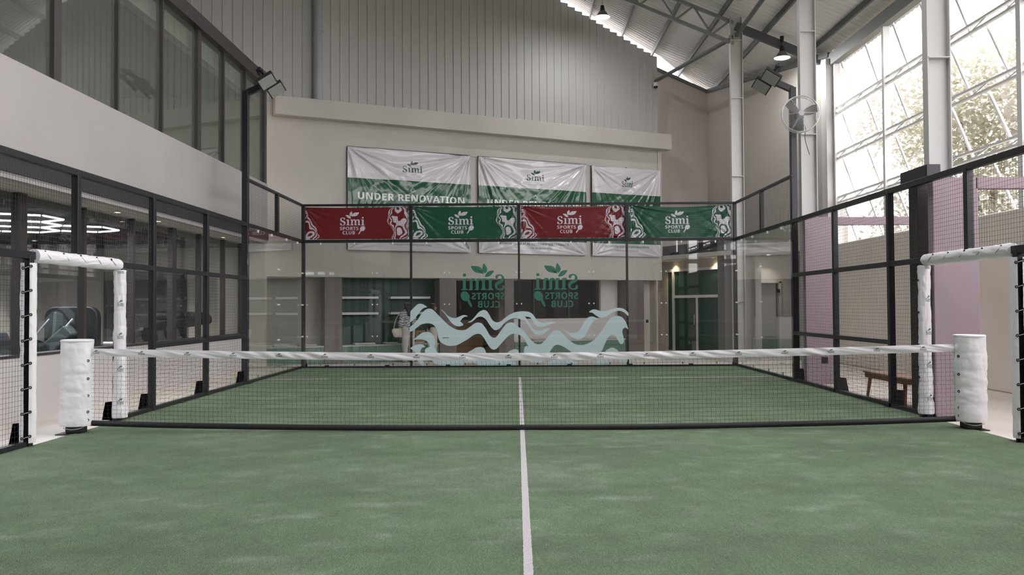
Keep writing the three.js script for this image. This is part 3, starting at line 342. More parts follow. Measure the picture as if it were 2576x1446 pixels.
for (const sg of [-1, 1]) {
  const side = sg < 0 ? 'gym' : 'window';
  { const t = thing('net_post', `net post in a thick white quilted pad at the ${side} end of the net`, 'net post', [sg * 5.01, 0, 0], 0, 'padded net posts');
    part('post', lohi(-.05, .05, 0, .95, -.05, .05, .006), M.dark, t); part('foot_block', lohi(-.09, .09, .01, .12, -.07, .09, .02), M.dark, t); part('base_plate', lohi(-.17, .14, 0, .012, -.12, .14), M.dark, t);
    const p_ = part('pad', padGeo(.168, .96, .0145, 3 + sg * 7, .03), M.pad, t, [0, .095, 0]); const cap = new THREE.CircleGeometry(.172, 48).rotateX(-Math.PI / 2), q = cap.attributes.position; for (let i = 0; i < q.count; i++) { const r = Math.hypot(q.getX(i), q.getZ(i)) / .172; q.setY(i, .018 * (1 - r * r * r) + .004 * fbm(q.getX(i) * 18, q.getZ(i) * 18)); } cap.computeVertexNormals(); part('pad_top', cap, M.pad, t, [0, 1.045, 0]);
    const under = new THREE.CircleGeometry(.165, 40).rotateX(Math.PI / 2); part('pad_underside', under, M.pad, t, [0, .1, 0]); part('rim_roll', new THREE.TorusGeometry(.155, .016, 8, 60).rotateX(Math.PI / 2), M.pad, t, [0, 1.042, 0]);
    for (const y of [.25, .43, .62, .82, .16]) part('eyelet', eyelet.clone().rotateY(-sg * .9), M.black, p_, [-sg * .155, y - .095, .062]); part('tie_rope', tube([V(-.1, .075, .1), V(0, .06, .12), V(.08, .07, .1), V(.11, .09, .02)].map(v => V(v.x * -sg, v.y, v.z)), .005), M.rope, t); }
  { const t = thing('post_pad', `white printed round pad on the far door post, ${side} side`, 'pad', [sg * 5.0, .05, -1.0], sg < 0 ? .55 : .25, 'white pads round the court openings'); const cv = part('cover', padGeo(.072, 1.82, .011, 11 + sg, .28, Math.PI * 2, 0, .405), padMat, t); part('end_gather', new THREE.TorusGeometry(.062, .012, 8, 32).rotateX(Math.PI / 2), M.pad, t, [0, 1.82, 0]); for (const y of [.05, .45, .85, 1.25, 1.65]) part('eyelet', eyelet.clone().rotateY(Math.PI / 2), M.black, cv, [-.075, y, -.02]); }
  { const t = thing('lintel_pad', `white round pad laced along the opening lintel, ${side} side`, 'pad', [sg * 5.02, H2, .86], 0, 'white pads round the court openings'); const g = padGeo(.072, 1.84, .009, 23 + sg).rotateX(-Math.PI / 2); const cv = part('cover', g, M.pad, t); part('end_cap', new THREE.CircleGeometry(.07, 32), M.pad, t); part('end_cap', new THREE.CircleGeometry(.07, 32).rotateY(Math.PI), M.pad, t, [0, 0, -1.84]);
    for (let z = -.12; z > -1.8; z -= .36) { part('eyelet', eyelet.clone().rotateY(Math.PI / 2), M.black, cv, [-sg * .055, .045, z]); part('lacing', tube([V(-sg * .056, .045, z), V(-sg * .072, .01, z - .03), V(-sg * .073, -.02, z - .08)], .0025, 12), M.black, cv); } }
  { const t = thing('laced_pad', `white open pad laced with cords on the near door post, ${side} side`, 'pad', [sg * 5.02, .05, .94], -sg * .3, 'white pads round the court openings'); // open towards the camera
    const g = padGeo(.075, 1.82, .007, 31 + sg, 0, 5.66, -1.26); const cv = part('cover', g, M.pad, t);
    for (let k = 0; k < 8; k++) { const y = .06 + k * .245, a = .03, z = .071; part('lacing', tube([V(-a, y - .012, z), V(0, y, z + .006), V(a, y + .008, z)], .0035, 10), M.rope, cv); for (const s of [-1, 1]) part('eyelet', eyelet, M.black, cv, [s * (a + .006), y + s * .01, z]); } }
}
/* ---------- banners ---------- */
const clubTex = base => canvas(1024, 340, (c, w, h) => { // contour-line print at both ends, logo in the middle
  c.fillStyle = base; c.fillRect(0, 0, w, h); c.fillStyle = '#e3dce6';
  const B = [[0, 70, 42], [18, 190, 72], [78, 285, 74], [10, 330, 60], [885, 120, 62], [905, 20, 58], [985, 60, 80], [960, 190, 74], [1000, 280, 80], [925, 330, 44], [940, 260, 46]];
  for (let y = 0; y < h; y += 2) for (let x = 0; x < w; x += 2) { if (x > 190 && x < 790) { x = 788; continue; } const wx = x + 20 * vn(x * .022, y * .022, 2), wy = y + 20 * vn(x * .022, y * .022, 7); let m = 0; for (const [a, b, r] of B) { const d2 = ((wx - a) ** 2 + (wy - b) ** 2) / (r * r); m += Math.exp(-d2 * 1.15); } if (m > .36) { const q = Math.log(m / .36) * 1.9 + .5 * vn(x * .014 + 4, y * .014, 5) - .06; if (q < .3 || ((q % 1) + 1) % 1 < .5) c.fillRect(x, y, 2.2, 2.2); } }
  drawLogo(c, 350, 190, 250, '#e9e4ee'); });
const redTex = clubTex('#7d1f24'), grnTex = clubTex('#1c5a41');
function cloth(w, h, nx, ny, pins, amp, sd) { const g = new THREE.PlaneGeometry(w, h, nx, ny), p = g.attributes.position; for (let i = 0; i < p.count; i++) { const x = p.getX(i), y = p.getY(i); let z = amp * .3 * fbm(x * 1.5 + sd, y * 1.9, sd, 3); for (const [px, py, k, len] of pins) { const dx = x - px * w / 2, dy = y - py * h / 2, r = Math.hypot(dx, dy) + .02, a = Math.atan2(dy, dx); z += amp * (vn(a * k + sd, r * .35, px + 3) + .4 * vn(a * k * 2.3, r * .8, 9)) * Math.exp(-r / len) * Math.min(1, r * 4); } z += amp * .1 * (1 - Math.abs(vn(x * 4 + y * 2.2, y * 5.1 - x, sd))); p.setZ(i, z); } g.computeVertexNormals(); return g; }
[[-4.985, -2.58, redTex, 'red vinyl club banner nearest the gym on the far mesh'], [-2.47, -.05, grnTex, 'green vinyl club banner over the first logo sticker'], [.06, 2.475, redTex, 'red vinyl club banner over the second logo sticker'], [2.6, 4.92, grnTex, 'green vinyl club banner nearest the windows on the far mesh']].forEach(([x0, x1, tx, l], k) => {
  const t = thing('club_banner', l, 'banner', [(x0 + x1) / 2, 3.365, -10.085], 0, 'club banners on the far mesh'), w = x1 - x0, h = .75; const g = cloth(w, h, 150, 46, [[-1, 1, 9, .7], [1, 1, 9, .7], [-1, -1, 8, .4], [1, -1, 8, .4]], .026, k * 5 + 2); const p = g.attributes.position; for (let i = 0; i < p.count; i++) { const u = p.getX(i) / w + .5, v = p.getY(i) / h + .5; p.setY(i, p.getY(i) - .03 * Math.sin(u * Math.PI) * v * (k === 3 ? 1.6 : .7)); } g.computeVertexNormals();
  const sheet = part('sheet', g, mat(1, .28, { map: tx }), t); for (const a of [-1, 1]) for (const b of [-1, 1]) part('eyelet', eyelet, M.chrome, sheet, [a * (w / 2 - .03), b * (h / 2 - .03), .012]);
});
const renoTex = canvas(1024, 890, (c, w, h) => { c.fillStyle = '#d9d6dc'; c.fillRect(0, 0, w, h); c.fillStyle = '#1d5a3c'; c.fillRect(0, h * .3, w, h * .56); drawLogo(c, w * .43, h * .215, w * .165, '#2c5143', false); c.fillStyle = '#9aa3a0'; c.font = '18px sans-serif'; c.textAlign = 'center'; c.fillText('TOWN & SPORTS', w * .51, h * .265); c.fillStyle = '#dfe3e4'; c.font = 'bold 84px sans-serif'; c.save(); c.translate(w * .51, h * .505); c.scale(.88 * w / c.measureText('UNDER RENOVATION').width, 1); c.fillText('UNDER RENOVATION', 0, 0); c.restore(); c.beginPath(); c.moveTo(w * .49, h * .405); c.lineTo(w * .51, h * .365); c.lineTo(w * .53, h * .405); c.closePath(); c.strokeStyle = '#b9c8c0'; c.lineWidth = 4; c.stroke();
  c.fillStyle = '#55645d'; c.font = 'bold 30px sans-serif'; c.fillText('MOHON MAAF ATAS KETIDAKNYAMANANNYA', w * .5, h * .905); c.font = '22px sans-serif'; c.fillText('Terima kasih atas pengertian Anda', w * .5, h * .945); });
[[1.72, 5.06, 'white and green renovation banner nearest the gym on the far wall', 1.0], [5.30, 8.66, 'middle white and green renovation banner on the far wall', .9], [8.84, 11.2, 'narrow white and green renovation banner nearest the corner on the far wall', .5]].forEach(([s0, s1, l, k], i) => {
  const t = thing('renovation_banner', l, 'banner', bw((s0 + s1) / 2, 4.16, .07).toArray(), TH, 'renovation banners on the far wall'), w = s1 - s0, h = 2.6; const tx = renoTex.clone(); tx.needsUpdate = true;
  part('sheet', cloth(w, h, 150, 116, [[-1, 1, 11, 1.5], [1, 1, 11, 1.5], [-1, -1, 9, .8], [1, -1, 9, .8]], .06 * (.55 + .45 * k), 30 + i * 7), mat(1, .24, { map: tx, clearcoat: .5, clearcoatRoughness: .2 }), t); part('batten', bx(w * (i < 2 ? 1 : .02), .025, .02, 0, h / 2 + .006, -.025), M.dark, t);
  part('batten', bx(.02, h, .02, -w / 2 - .006, 0, -.03), i ? M.brown : M.dark, t); if (i < 2) part('tie_cord', tube([V(w / 2, h / 2, 0), V(w / 2 + .12, h / 2 - .03, 0), V(w / 2 + .24, h / 2 + .01, 0)], .004), M.cord, t);
});
/* ---------- ground floor of the far building ---------- */
[[1.16, 1.6, 'brown square pillar before the shelves'], [4.2, 4.68, 'brown square pillar beside the dark doorway'], [6.1, 6.38, 'slim brown pillar between doorway and dark window'], [10.04, 10.66, 'wide brown pillar at the end of the tiled bench']].forEach(([a, b, l]) => toB(struct('pillar', lohi(a, b, 0, 2.19, -.42, -.02, .01), mat([.17, .145, .14], .55), l)));
{ // green tiled benches with slab tops: fluted finger tiles
  [[-.27, 1.15, 'green tiled bench nearest the gym'], [1.61, 4.19, 'green tiled bench under the wall shelves'], [6.4, 10.02, 'green tiled bench under the dark window']].forEach(([a, b, l]) => {
    const t = toB(thing('tiled_bench', l, 'bench', [0, 0, 0], 0, 'green tiled benches of the far building')); const sh = new THREE.Shape(), P = .042; sh.moveTo(a, 0); for (let s = a; s < b - P / 2; s += P) { sh.lineTo(s + .004, -.012); sh.quadraticCurveTo(s + P / 2, -.022, s + P - .004, -.012); sh.lineTo(s + P, -.004); } sh.lineTo(b, 0); sh.lineTo(b, .36); sh.lineTo(a, .36);
    const mk = (y0, y1) => new THREE.ExtrudeGeometry(sh, { depth: y1 - y0, bevelEnabled: false, curveSegments: 3 }).rotateX(-Math.PI / 2).translate(0, y0, -.06);
    const tm = mat([.17, .29, .235], .35); for (const [y0, y1] of [[0, .135], [.14, .275], [.28, .42]]) { const m = part('tile_course', mk(y0, y1), tm, t); m.userData.kind = 'stuff'; }
    part('core', lohi(a + .01, b - .01, 0, .42, -.42, -.075), M.concrete, t); part('slab_top', lohi(a + .002, b - .002, .42, .455, -.435, -.03, .006), mat([.5, .5, .47], .5), t); });
  [[-.05, 'beige'], [.55, 'pale'], [1.95, 'pale'], [2.75, 'beige'], [3.35, 'pale'], [7.0, 'beige'], [8.5, 'pale'], [9.4, 'beige']].forEach(([s, c], i) => { const w = .34 + .1 * (i % 3); toB(solo('bench_cushion', bx(w, .045, .3, s + w / 2, .478, -.25, .018), mat(i % 2 ? [.46, .43, .4] : [.56, .55, .53], .8), `flat ${c} seat pad, ${['first', 'second', 'third', 'fourth', 'fifth', 'sixth', 'seventh', 'eighth'][i]} from the gym along the tiled benches`, 'cushion', 'seat pads on the tiled benches')); });
}
toB(struct('wall_green', lohi(1.5, 4.3, .42, 2.2, -.72, -.66), M.green, 'glossy dark green panel behind the shelves'));
{ const g = [[1.62, 2.66, 1.66], [2.99, 4.09, 1.66], [1.62, 2.66, 1.25], [2.99, 4.0, 1.25]], nm = ['upper white wall shelf beside the brown pillar', 'upper white wall shelf away from the pillar', 'lower white wall shelf beside the brown pillar', 'lower white wall shelf behind the visitors']; g.forEach(([a, b, y], i) => { const t = toB(thing('wall_shelf', nm[i], 'shelf', [0, 0, 0], 0, 'white shelves on the green wall')); part('board', lohi(a, b, y - .03, y + .03, -.66, -.42, .004), M.shelf, t); for (const f of [.2, .8]) part('bracket', lohi(a + (b - a) * f - .01, a + (b - a) * f + .01, y - .06, y - .03, -.66, -.5), M.dark, t); }); }
{ const w = toB(struct('window_3', null, null, 'dark window above the white wall of the far building')); part('pane', lohi(6.45, 7.22, 1.05, 2.18, -.56, -.55), M.smoked, w); part('pane', lohi(7.26, 8.35, 1.05, 2.18, -.56, -.55), M.smoked, w); part('pane', lohi(8.4, 9.42, 1.05, 2.18, -.56, -.55), M.smoked, w); for (const s of [7.24, 8.375, 6.42]) part('mullion', lohi(s - .025, s + .025, 1.05, 2.19, -.6, -.5), M.dark, w); part('sill', lohi(6.4, 9.45, 1.03, 1.06, -.62, -.44), M.white, w); }
{ // bar seen through the doorway
  const t = toB(thing('bar_counter', 'dark timber counter inside the doorway', 'counter', [0, 0, 0])); part('front', lohi(4.5, 6.4, 0, .98, -2.4, -2.2), mat([.09, .045, .025], .4), t); part('top', lohi(4.45, 6.45, .98, 1.02, -2.5, -2.1, .006), mat([.1, .06, .04], .3), t);
  const s = toB(thing('bar_shelf', 'dark back shelf with bottles inside the doorway', 'shelf')); part('board', lohi(4.5, 6.4, 1.28, 1.31, -3.08, -2.85), M.brown, s); part('board', lohi(4.5, 6.4, 1.68, 1.71, -3.08, -2.85), M.brown, s);
  const bg = new THREE.LatheGeometry([[0, 0], [.034, 0], [.036, .02], [.036, .15], [.014, .2], [.013, .26], [0, .26]].map(a => new THREE.Vector2(...a)), 14); for (let k = 0; k < 9; k++) { const b = solo('bottle', bg, mat([[.25, .17, .03], [.05, .12, .05], [.3, .25, .15]][k % 3], .15), `${['first', 'second', 'third', 'fourth', 'fifth', 'sixth', 'seventh', 'eighth', 'ninth'][k]} bottle from the gym side on the bar shelf`, 'bottle', 'bottles on the bar shelf'); b.position.copy(bw(4.85 + k * .14, 1.31, -2.95)); }
}
const down = (p, l, I = 5, c = [1, .9, .72]) => { const t = thing('downlight', l, 'downlight', p, 0, 'recessed downlights'); part('rim', new THREE.TorusGeometry(.05, .008, 8, 28).rotateX(Math.PI / 2), M.whiteMetal, t); part('lens', new THREE.CylinderGeometry(.046, .046, .006, 24), glow(c, 8), t); const L = new THREE.SpotLight(new THREE.Color().setRGB(...c), I, 0, .95, .6, 2); L.position.set(p[0], p[1] - .02, p[2]); L.target.position.set(p[0], 0, p[2]); L.castShadow = true; L.shadow.radius = 2; scene.add(L, L.target); };
[[4.9, 'downlight over the doorway beside the pillar'], [5.7, 'downlight over the doorway'], [6.9, 'downlight inside the dark window'], [8.2, 'second downlight inside the dark window']].forEach(([s, l], i) => down(bw(s, 2.16, i < 2 ? -1.0 : -.95).toArray(), l, 5));
{ // shop front in the far corner
  const T2 = -62.7 * Math.PI / 180, S = (t, y, n = 0) => V(4.45 + t * Math.cos(T2) + n * Math.sin(T2), y, -16.9 - t * Math.sin(T2) + n * Math.cos(T2)), put = o => { o.position.set(4.45, 0, -16.9); o.rotation.y = T2; return o; };
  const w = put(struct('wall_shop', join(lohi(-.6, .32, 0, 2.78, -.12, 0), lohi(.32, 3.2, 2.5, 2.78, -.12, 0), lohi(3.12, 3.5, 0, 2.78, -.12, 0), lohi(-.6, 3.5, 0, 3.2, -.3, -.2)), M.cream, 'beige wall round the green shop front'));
  const f = put(struct('trim_2', lohi(-.55, 3.2, 2.8, 3.2, .35, .4), mat([.035, .035, .042], .4), 'dark glossy fascia above the green shop front')); part('soffit', lohi(-.55, 3.2, 2.77, 2.8, 0, .4), M.beige, f);
  const d = put(struct('door_1', null, null, 'dark green glazed double door in a white frame')); const gm = M.green;
  part('frame', join(lohi(.32, 3.08, 2.44, 2.52, -.04, .03), lohi(.58, .66, 0, 2.44, -.04, .03), lohi(2.77, 2.85, 0, 2.44, -.04, .03), lohi(.66, 2.77, 1.64, 1.72, -.04, .03), lohi(.32, 3.08, 0, .05, -.04, .03)), M.whiteMetal, d);
  part('transom_panel', lohi(.66, 2.77, 1.72, 2.44, -.03, -.015), gm, d); const lf = part('leaf', lohi(.67, 1.7, .05, 1.64, -.03, -.01), gm, d); part('leaf', lohi(1.73, 2.76, .05, 1.64, -.03, -.01), gm, d); part('stile', lohi(1.68, 1.75, .05, 1.64, -.03, .015), M.whiteMetal, d); part('side_panel', lohi(.34, .58, .05, 2.44, -.03, -.015), gm, d); part('side_panel', lohi(2.85, 3.08, .05, 2.44, -.03, -.015), gm, d); part('handle', lohi(1.6, 1.64, .85, 1.15, .0, .03), M.chrome, lf);
  for (const [t, l] of [[.75, 'downlight over the green shop front, further one'], [2.6, 'downlight over the green shop front, nearer one']]) down(S(t, 2.765, .14).toArray(), l, 2, [1, .78, .5]);
  const p = put(struct('pillar', lohi(3.12, 3.4, 0, 3.2, -.1, .42), mat([.16, .155, .16], .5), 'dark grey pillar at the end of the shop front'));
  struct('floor_step', new THREE.ExtrudeGeometry(new THREE.Shape([[3.75, 12.35], [5.7, 12.1], [7.6, 12.1], [7.6, 17], [4.6, 17]].map(a => new THREE.Vector2(...a))), { depth: .05, bevelEnabled: false }).rotateX(-Math.PI / 2), mat([.5, .49, .47], .25), 'shallow pale step before the shop front');
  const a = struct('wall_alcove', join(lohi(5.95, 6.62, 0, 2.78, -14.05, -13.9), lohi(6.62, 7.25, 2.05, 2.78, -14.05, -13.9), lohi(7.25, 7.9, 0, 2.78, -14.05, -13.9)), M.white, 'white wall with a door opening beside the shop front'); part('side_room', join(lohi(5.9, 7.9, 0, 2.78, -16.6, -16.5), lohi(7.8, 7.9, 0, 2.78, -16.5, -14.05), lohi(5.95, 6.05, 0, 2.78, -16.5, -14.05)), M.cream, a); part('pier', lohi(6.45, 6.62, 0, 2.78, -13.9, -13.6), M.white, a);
  const e = struct('door_2', null, null, 'open grey door with white frame beside the shop front'); part('frame', join(lohi(6.6, 6.64, 0, 2.06, -14.07, -13.87), lohi(7.18, 7.25, 0, 2.06, -14.07, -13.87), lohi(6.6, 7.25, 2.02, 2.07, -14.07, -13.87)), M.whiteMetal, e); part('leaf', lohi(6.64, 7.18, .05, 2.02, -14.06, -14.03), mat([.12, .12, .12], .5), e); part('closer', lohi(7.1, 7.2, 1.75, 1.85, -13.9, -13.84), M.dark, e);
  down([6.8, 2.765, -13.55], 'downlight over the white side door', 2);
}
/* switch plates */
for (const [p, turn, l, w] of [[[5.42, .42, -5.592], 0, 'small black socket plate on the far pink fin wall', .11], [bw(10.95, .95, -.29).toArray(), TH, 'small black switch plate on the wall beside the wide brown pillar', .09]]) { const t = thing('socket_plate', l, 'socket', p, turn, 'wall sockets'); part('plate', bx(w, w, .012, 0, 0, 0, .003), M.dark, t); part('insert', bx(w * .5, w * .5, .006, 0, 0, .007), M.black, t); }
/* timber bench outside the fence */
{
  const t = thing('wooden_bench', 'reddish timber bench with splayed legs outside the window side fence', 'bench', [5.4, 0, -2.6]); const top = mat([.32, .15, .11], .3, { clearcoat: .4 });
  for (let k = 0; k < 5; k++) part('slat', bx(.094, .025, 1.42, -.196 + k * .098, .395, 0, .004), top, t); for (const s of [-1, 1]) part('apron', bx(.03, .07, 1.34, s * .21, .35, 0, .004), M.wood, t); for (const s of [-1, 1]) part('apron', bx(.42, .07, .03, 0, .35, s * .66, .004), M.wood, t);
  for (const sx of [-1, 1]) for (const sz of [-1, 1]) part('leg', rod(V(sx * .21, 0, sz * .62), V(sx * .18, .38, sz * .56), .018, 12, .03), M.wood, t);
}
/* ---------- gym interior ---------- */
{
  const a = .587, Y = 2.74, x0 = -6.83, z0 = -2.51, em = glow([.95, .97, 1], 4), W = Math.sqrt(3) * a; const done = new Set(); let n = 0;
  const t1 = [thing('hexagon_light', 'honeycomb of glowing ceiling tubes, far cluster in the gym', 'ceiling light', [0, 0, 0], 0, 'honeycomb tube lights of the gym'), thing('hexagon_light', 'honeycomb of glowing ceiling tubes, near cluster in the gym', 'ceiling light', [0, 0, 0], 0, 'honeycomb tube lights of the gym')];
  for (const r of [0, -1, -2, 5, 6]) for (let c = -2; c <= 0; c++) { const cx = x0 - W / 2 + c * W + (r & 1 ? W / 2 : 0), cz = z0 - a / 2 + r * 1.5 * a; if (cx > -7.3 || cx < -9.2) continue;
    for (let k = 0; k < 6; k++) { const p = q => V(cx + a * Math.sin(q * Math.PI / 3), Y, cz + a * Math.cos(q * Math.PI / 3)), A = p(k), B = p(k + 1), key = [A.x + B.x, A.z + B.z].map(v => v.toFixed(2)).join(); if (done.has(key)) continue; done.add(key); const d = B.clone().sub(A).multiplyScalar(.03); part('tube', rod(A.clone().add(d), B.clone().sub(d), .014, 8), em, t1[r < 1 ? 0 : 1]); n++; } }
  for (const [x, z] of [[-7.9, -3.7], [-7.9, 2.4]]) { const L = new THREE.RectAreaLight(0xf2f6ff, 8, 2.0, 2.4); L.position.set(x, Y - .04, z); L.lookAt(x, 0, z); scene.add(L); }
  [[-6.15, -3.35, 'downlight in the soffit over the second gym pane'], [-6.15, -8.0, 'downlight in the soffit near the far end of the gym'], [-6.1, -4.7, 'small downlight inside the gym glazing']].forEach(([x, z, l]) => down([x, 2.878, z], l, 3));
  [[-8.3, -6.4, 'added downlight over the hip machine, brightening the gym'], [-8.3, -8.6, 'added downlight at the far end of the gym ceiling'], [-9.8, -7.5, 'added downlight near the rear wall of the gym']].forEach(([x, z, l]) => down([x, 2.79, z], l, 26, [1, .95, .88]));  // extra downlights added to brighten the far part of the gym
}
const cap = (r, l, p, rx = 0, ry = 0, rz = 0) => { const g = new THREE.CapsuleGeometry(r, l, 6, 16); g.rotateX(rx).rotateY(ry).rotateZ(rz); return g.translate(...p); };
{ // leg press with rounded back panel
  const t = thing('leg_press', 'black plate-loaded leg press with rounded rear panel inside the gym', 'gym machine', [-7.55, .02, -4.15], 0); const dk = mat([.022, .023, .026], .4), gr = mat([.075, .095, .1], .35);
  const panel = new THREE.Shape(); panel.moveTo(-.42, .35); panel.lineTo(-.42, 1.2); panel.quadraticCurveTo(-.42, 1.4, -.24, 1.4); panel.lineTo(.26, 1.4); panel.quadraticCurveTo(.42, 1.4, .42, 1.2); panel.lineTo(.42, .35); part('rear_panel', new THREE.ExtrudeGeometry(panel, { depth: .1, bevelSize: .02, bevelThickness: .02, bevelSegments: 3 }), dk, t, [.2, 0, -.25]);
  part('foot_plate', beam(V(.05, .75, -.1), V(.05, 1.3, -.18), .5, .05, .02), gr, t); for (const x of [-.1, .28]) part('guide_rail', rod(V(x - .62, .3, .35), V(x, 1.22, -.05), .02, 12), M.chrome, t);
  part('frame', join(beam(V(-.7, .08, .2), V(.6, .08, .2), .08, .1, .01), beam(V(-.7, .08, -.2), V(.6, .08, -.2), .08, .1, .01), beam(V(-.65, .08, .2), V(-.65, .08, -.2), .08, .1), beam(V(-.5, .12, 0), V(.5, .8, -.05), .12, .1, .01), beam(V(.55, .1, 0), V(.5, .8, -.05), .1, .1, .01)), dk, t);
  part('seat', bx(.42, .1, .42, -.5, .52, .1, .04).rotateZ(.15), dk, t); part('back_pad', bx(.1, .62, .42, -.78, .78, .1, .04).rotateZ(.4).translate(.28, .3, 0), dk, t); for (const z of [-.14, .34]) part('handle', cap(.016, .18, [-.42, .78, z], 0, 0, .4), M.chrome, t);
  part('shroud', beam(V(-.35, .45, .12), V(.3, 1.05, .02), .34, .2, .03), gr, t);
  for (const z of [-.34, .4]) part('weight_plate', new THREE.CylinderGeometry(.2, .2, .04, 32).rotateX(Math.PI / 2).translate(-.05, .7, z), dk, t);
}
{ // padded glute bench
  const t = thing('glute_machine', 'long black padded hip machine with sloping legs inside the gym', 'gym machine', [-6.98, .02, -7.3], 0); const dk = mat([.014, .017, .018], .5);
  part('main_pad', bx(.5, .14, 1.05, 0, 1.26, -1.05, .06).rotateX(-.02), dk, t); part('nose_pad', bx(.46, .22, .42, 0, 1.14, -1.6, .09), dk, t); part('second_pad', bx(.5, .16, .6, 0, 1.25, .05, .06).rotateX(.04), dk, t); part('beam', beam(V(0, 1.04, .75), V(0, 1.08, -1.3), .16, .16, .02), dk, t);
  for (const [z0, z1] of [[.5, -.1], [-.25, -.85], [1.5, .95]]) for (const x of [-.2, .2]) part('leg', beam(V(x, .0, z1 - .2), V(x * .6, 1.02, z0), .09, .1, .015), dk, t);
  part('arm', beam(V(0, 1.05, .7), V(.1, .86, 2.1), .13, .12, .02), dk, t); part('arm', beam(V(.1, .86, 2.1), V(.12, .7, 2.5), .11, .1, .02), dk, t); part('pivot_cap', new THREE.CylinderGeometry(.05, .05, .3, 20).rotateZ(Math.PI / 2).translate(.1, .78, 2.55), M.galv, t); part('roller', cap(.08, .4, [.05, .72, 2.3], 0, 0, Math.PI / 2), dk, t); part('foot_rail', beam(V(-.3, .05, .6), V(.3, .05, .6), .08, .08), dk, t); part('foot_rail', beam(V(-.3, .05, -1.1), V(.3, .05, -1.1), .08, .08), dk, t);
}
{ const t = thing('treadmill', 'dark treadmill standing behind the near brown mullion in the gym', 'gym machine', [-7.9, .02, -1.6], .2); part('deck', bx(.75, .16, 1.7, 0, .1, 0, .03), M.black, t); part('belt', bx(.5, .01, 1.5, 0, .185, .05), mat(.03, .8), t); for (const s of [-1, 1]) { part('upright', beam(V(s * .36, .15, -.7), V(s * .34, 1.25, -.55), .07, .1, .02), M.dark, t); part('handrail', rod(V(s * .35, 1.1, -.55), V(s * .35, 1.0, .1), .025, 12), M.dark, t); } part('console', bx(.75, .4, .06, 0, 1.4, -.58, .02).rotateX(-.02), M.black, t); part('motor_cover', bx(.72, .16, .4, 0, .22, -.65, .06), M.dark, t); }
{ const t = thing('gym_mirror_frame', 'dark framed panel on the gym end wall', 'frame', [-8.6, 0, -9.93]); part('panel', lohi(-.9, .9, .5, 2.2, 0, .03), mat([.06, .065, .07], .15), t); part('border', join(lohi(-.95, .95, 2.2, 2.26, 0, .05), lohi(-.95, .95, .44, .5, 0, .05), lohi(-.95, -.9, .44, 2.26, 0, .05), lohi(.9, .95, .44, 2.26, 0, .05)), M.dark, t); }
/* ---------- people by the tiled bench ---------- */
const sub = (a, b) => [a[0] - b[0], a[1] - b[1], a[2] - b[2]], dot = (a, b) => a[0] * b[0] + a[1] * b[1] + a[2] * b[2];
function field(bones, lo, size, res, k) { // smooth union of tapered capsules, meshed
  const mc = new MarchingCubes(res, new THREE.MeshBasicMaterial(), false, false, 200000); mc.isolation = 0; const f = mc.field, n = res;
  for (let z = 0; z < n; z++) for (let y = 0; y < n; y++) for (let x = 0; x < n; x++) { const p = [lo[0] + (x / n) * size, lo[1] + (y / n) * size, lo[2] + (z / n) * size]; let d = 9;
    for (const [a, b, ra, rb, fl] of bones) { const ab = sub(b, a), pa = sub(p, a); if (fl) { pa[2] /= fl; ab[2] /= fl; } const h = Math.max(0, Math.min(1, dot(pa, ab) / (dot(ab, ab) || 1e-9))), q = [pa[0] - ab[0] * h, pa[1] - ab[1] * h, pa[2] - ab[2] * h], e = Math.hypot(...q) - (ra + (rb - ra) * h), m = Math.max(0, k - Math.abs(d - e)) / k; d = Math.min(d, e) - m * m * k * .25; }
    f[x + y * n + z * n * n] = -d; }
  mc.update(); const c = mc.count, pos = mc.positionArray.slice(0, c * 3), nor = mc.normalArray.slice(0, c * 3); for (let i = 0; i < c * 3; i += 3) for (let q = 0; q < 3; q++) pos[i + q] = lo[q] + (pos[i + q] + 1) / 2 * size;
  const g = new THREE.BufferGeometry(); g.setAttribute('position', new THREE.BufferAttribute(new Float32Array(pos), 3)); g.setAttribute('normal', new THREE.BufferAttribute(new Float32Array(nor).map(v => v), 3)); g.computeVertexNormals(); return g;
}
function hand(at, sx, down) { const b = [[at, [at[0], at[1] - .05, at[2]], .02, .03, .6]]; const tip = [.06, .07, .065, .05]; for (let i = 0; i < 4; i++) { const x = at[0] + (i - 1.5) * .019, y = at[1] - .075, m = [x, y - tip[i] * .5, at[2] + .006]; b.push([[x, y, at[2]], m, .0095, .009], [m, [x, y - tip[i] * .95, at[2] + .022], .009, .0075]); } b.push([[at[0] + sx * .025, at[1] - .03, at[2]], [at[0] + sx * .05, at[1] - .065, at[2] + .015], .012, .01], [[at[0] + sx * .05, at[1] - .065, at[2] + .015], [at[0] + sx * .052, at[1] - .1, at[2] + .02], .01, .0085]); return field(b, [at[0] - .11, at[1] - .18, at[2] - .11], .22, 56, .008); }
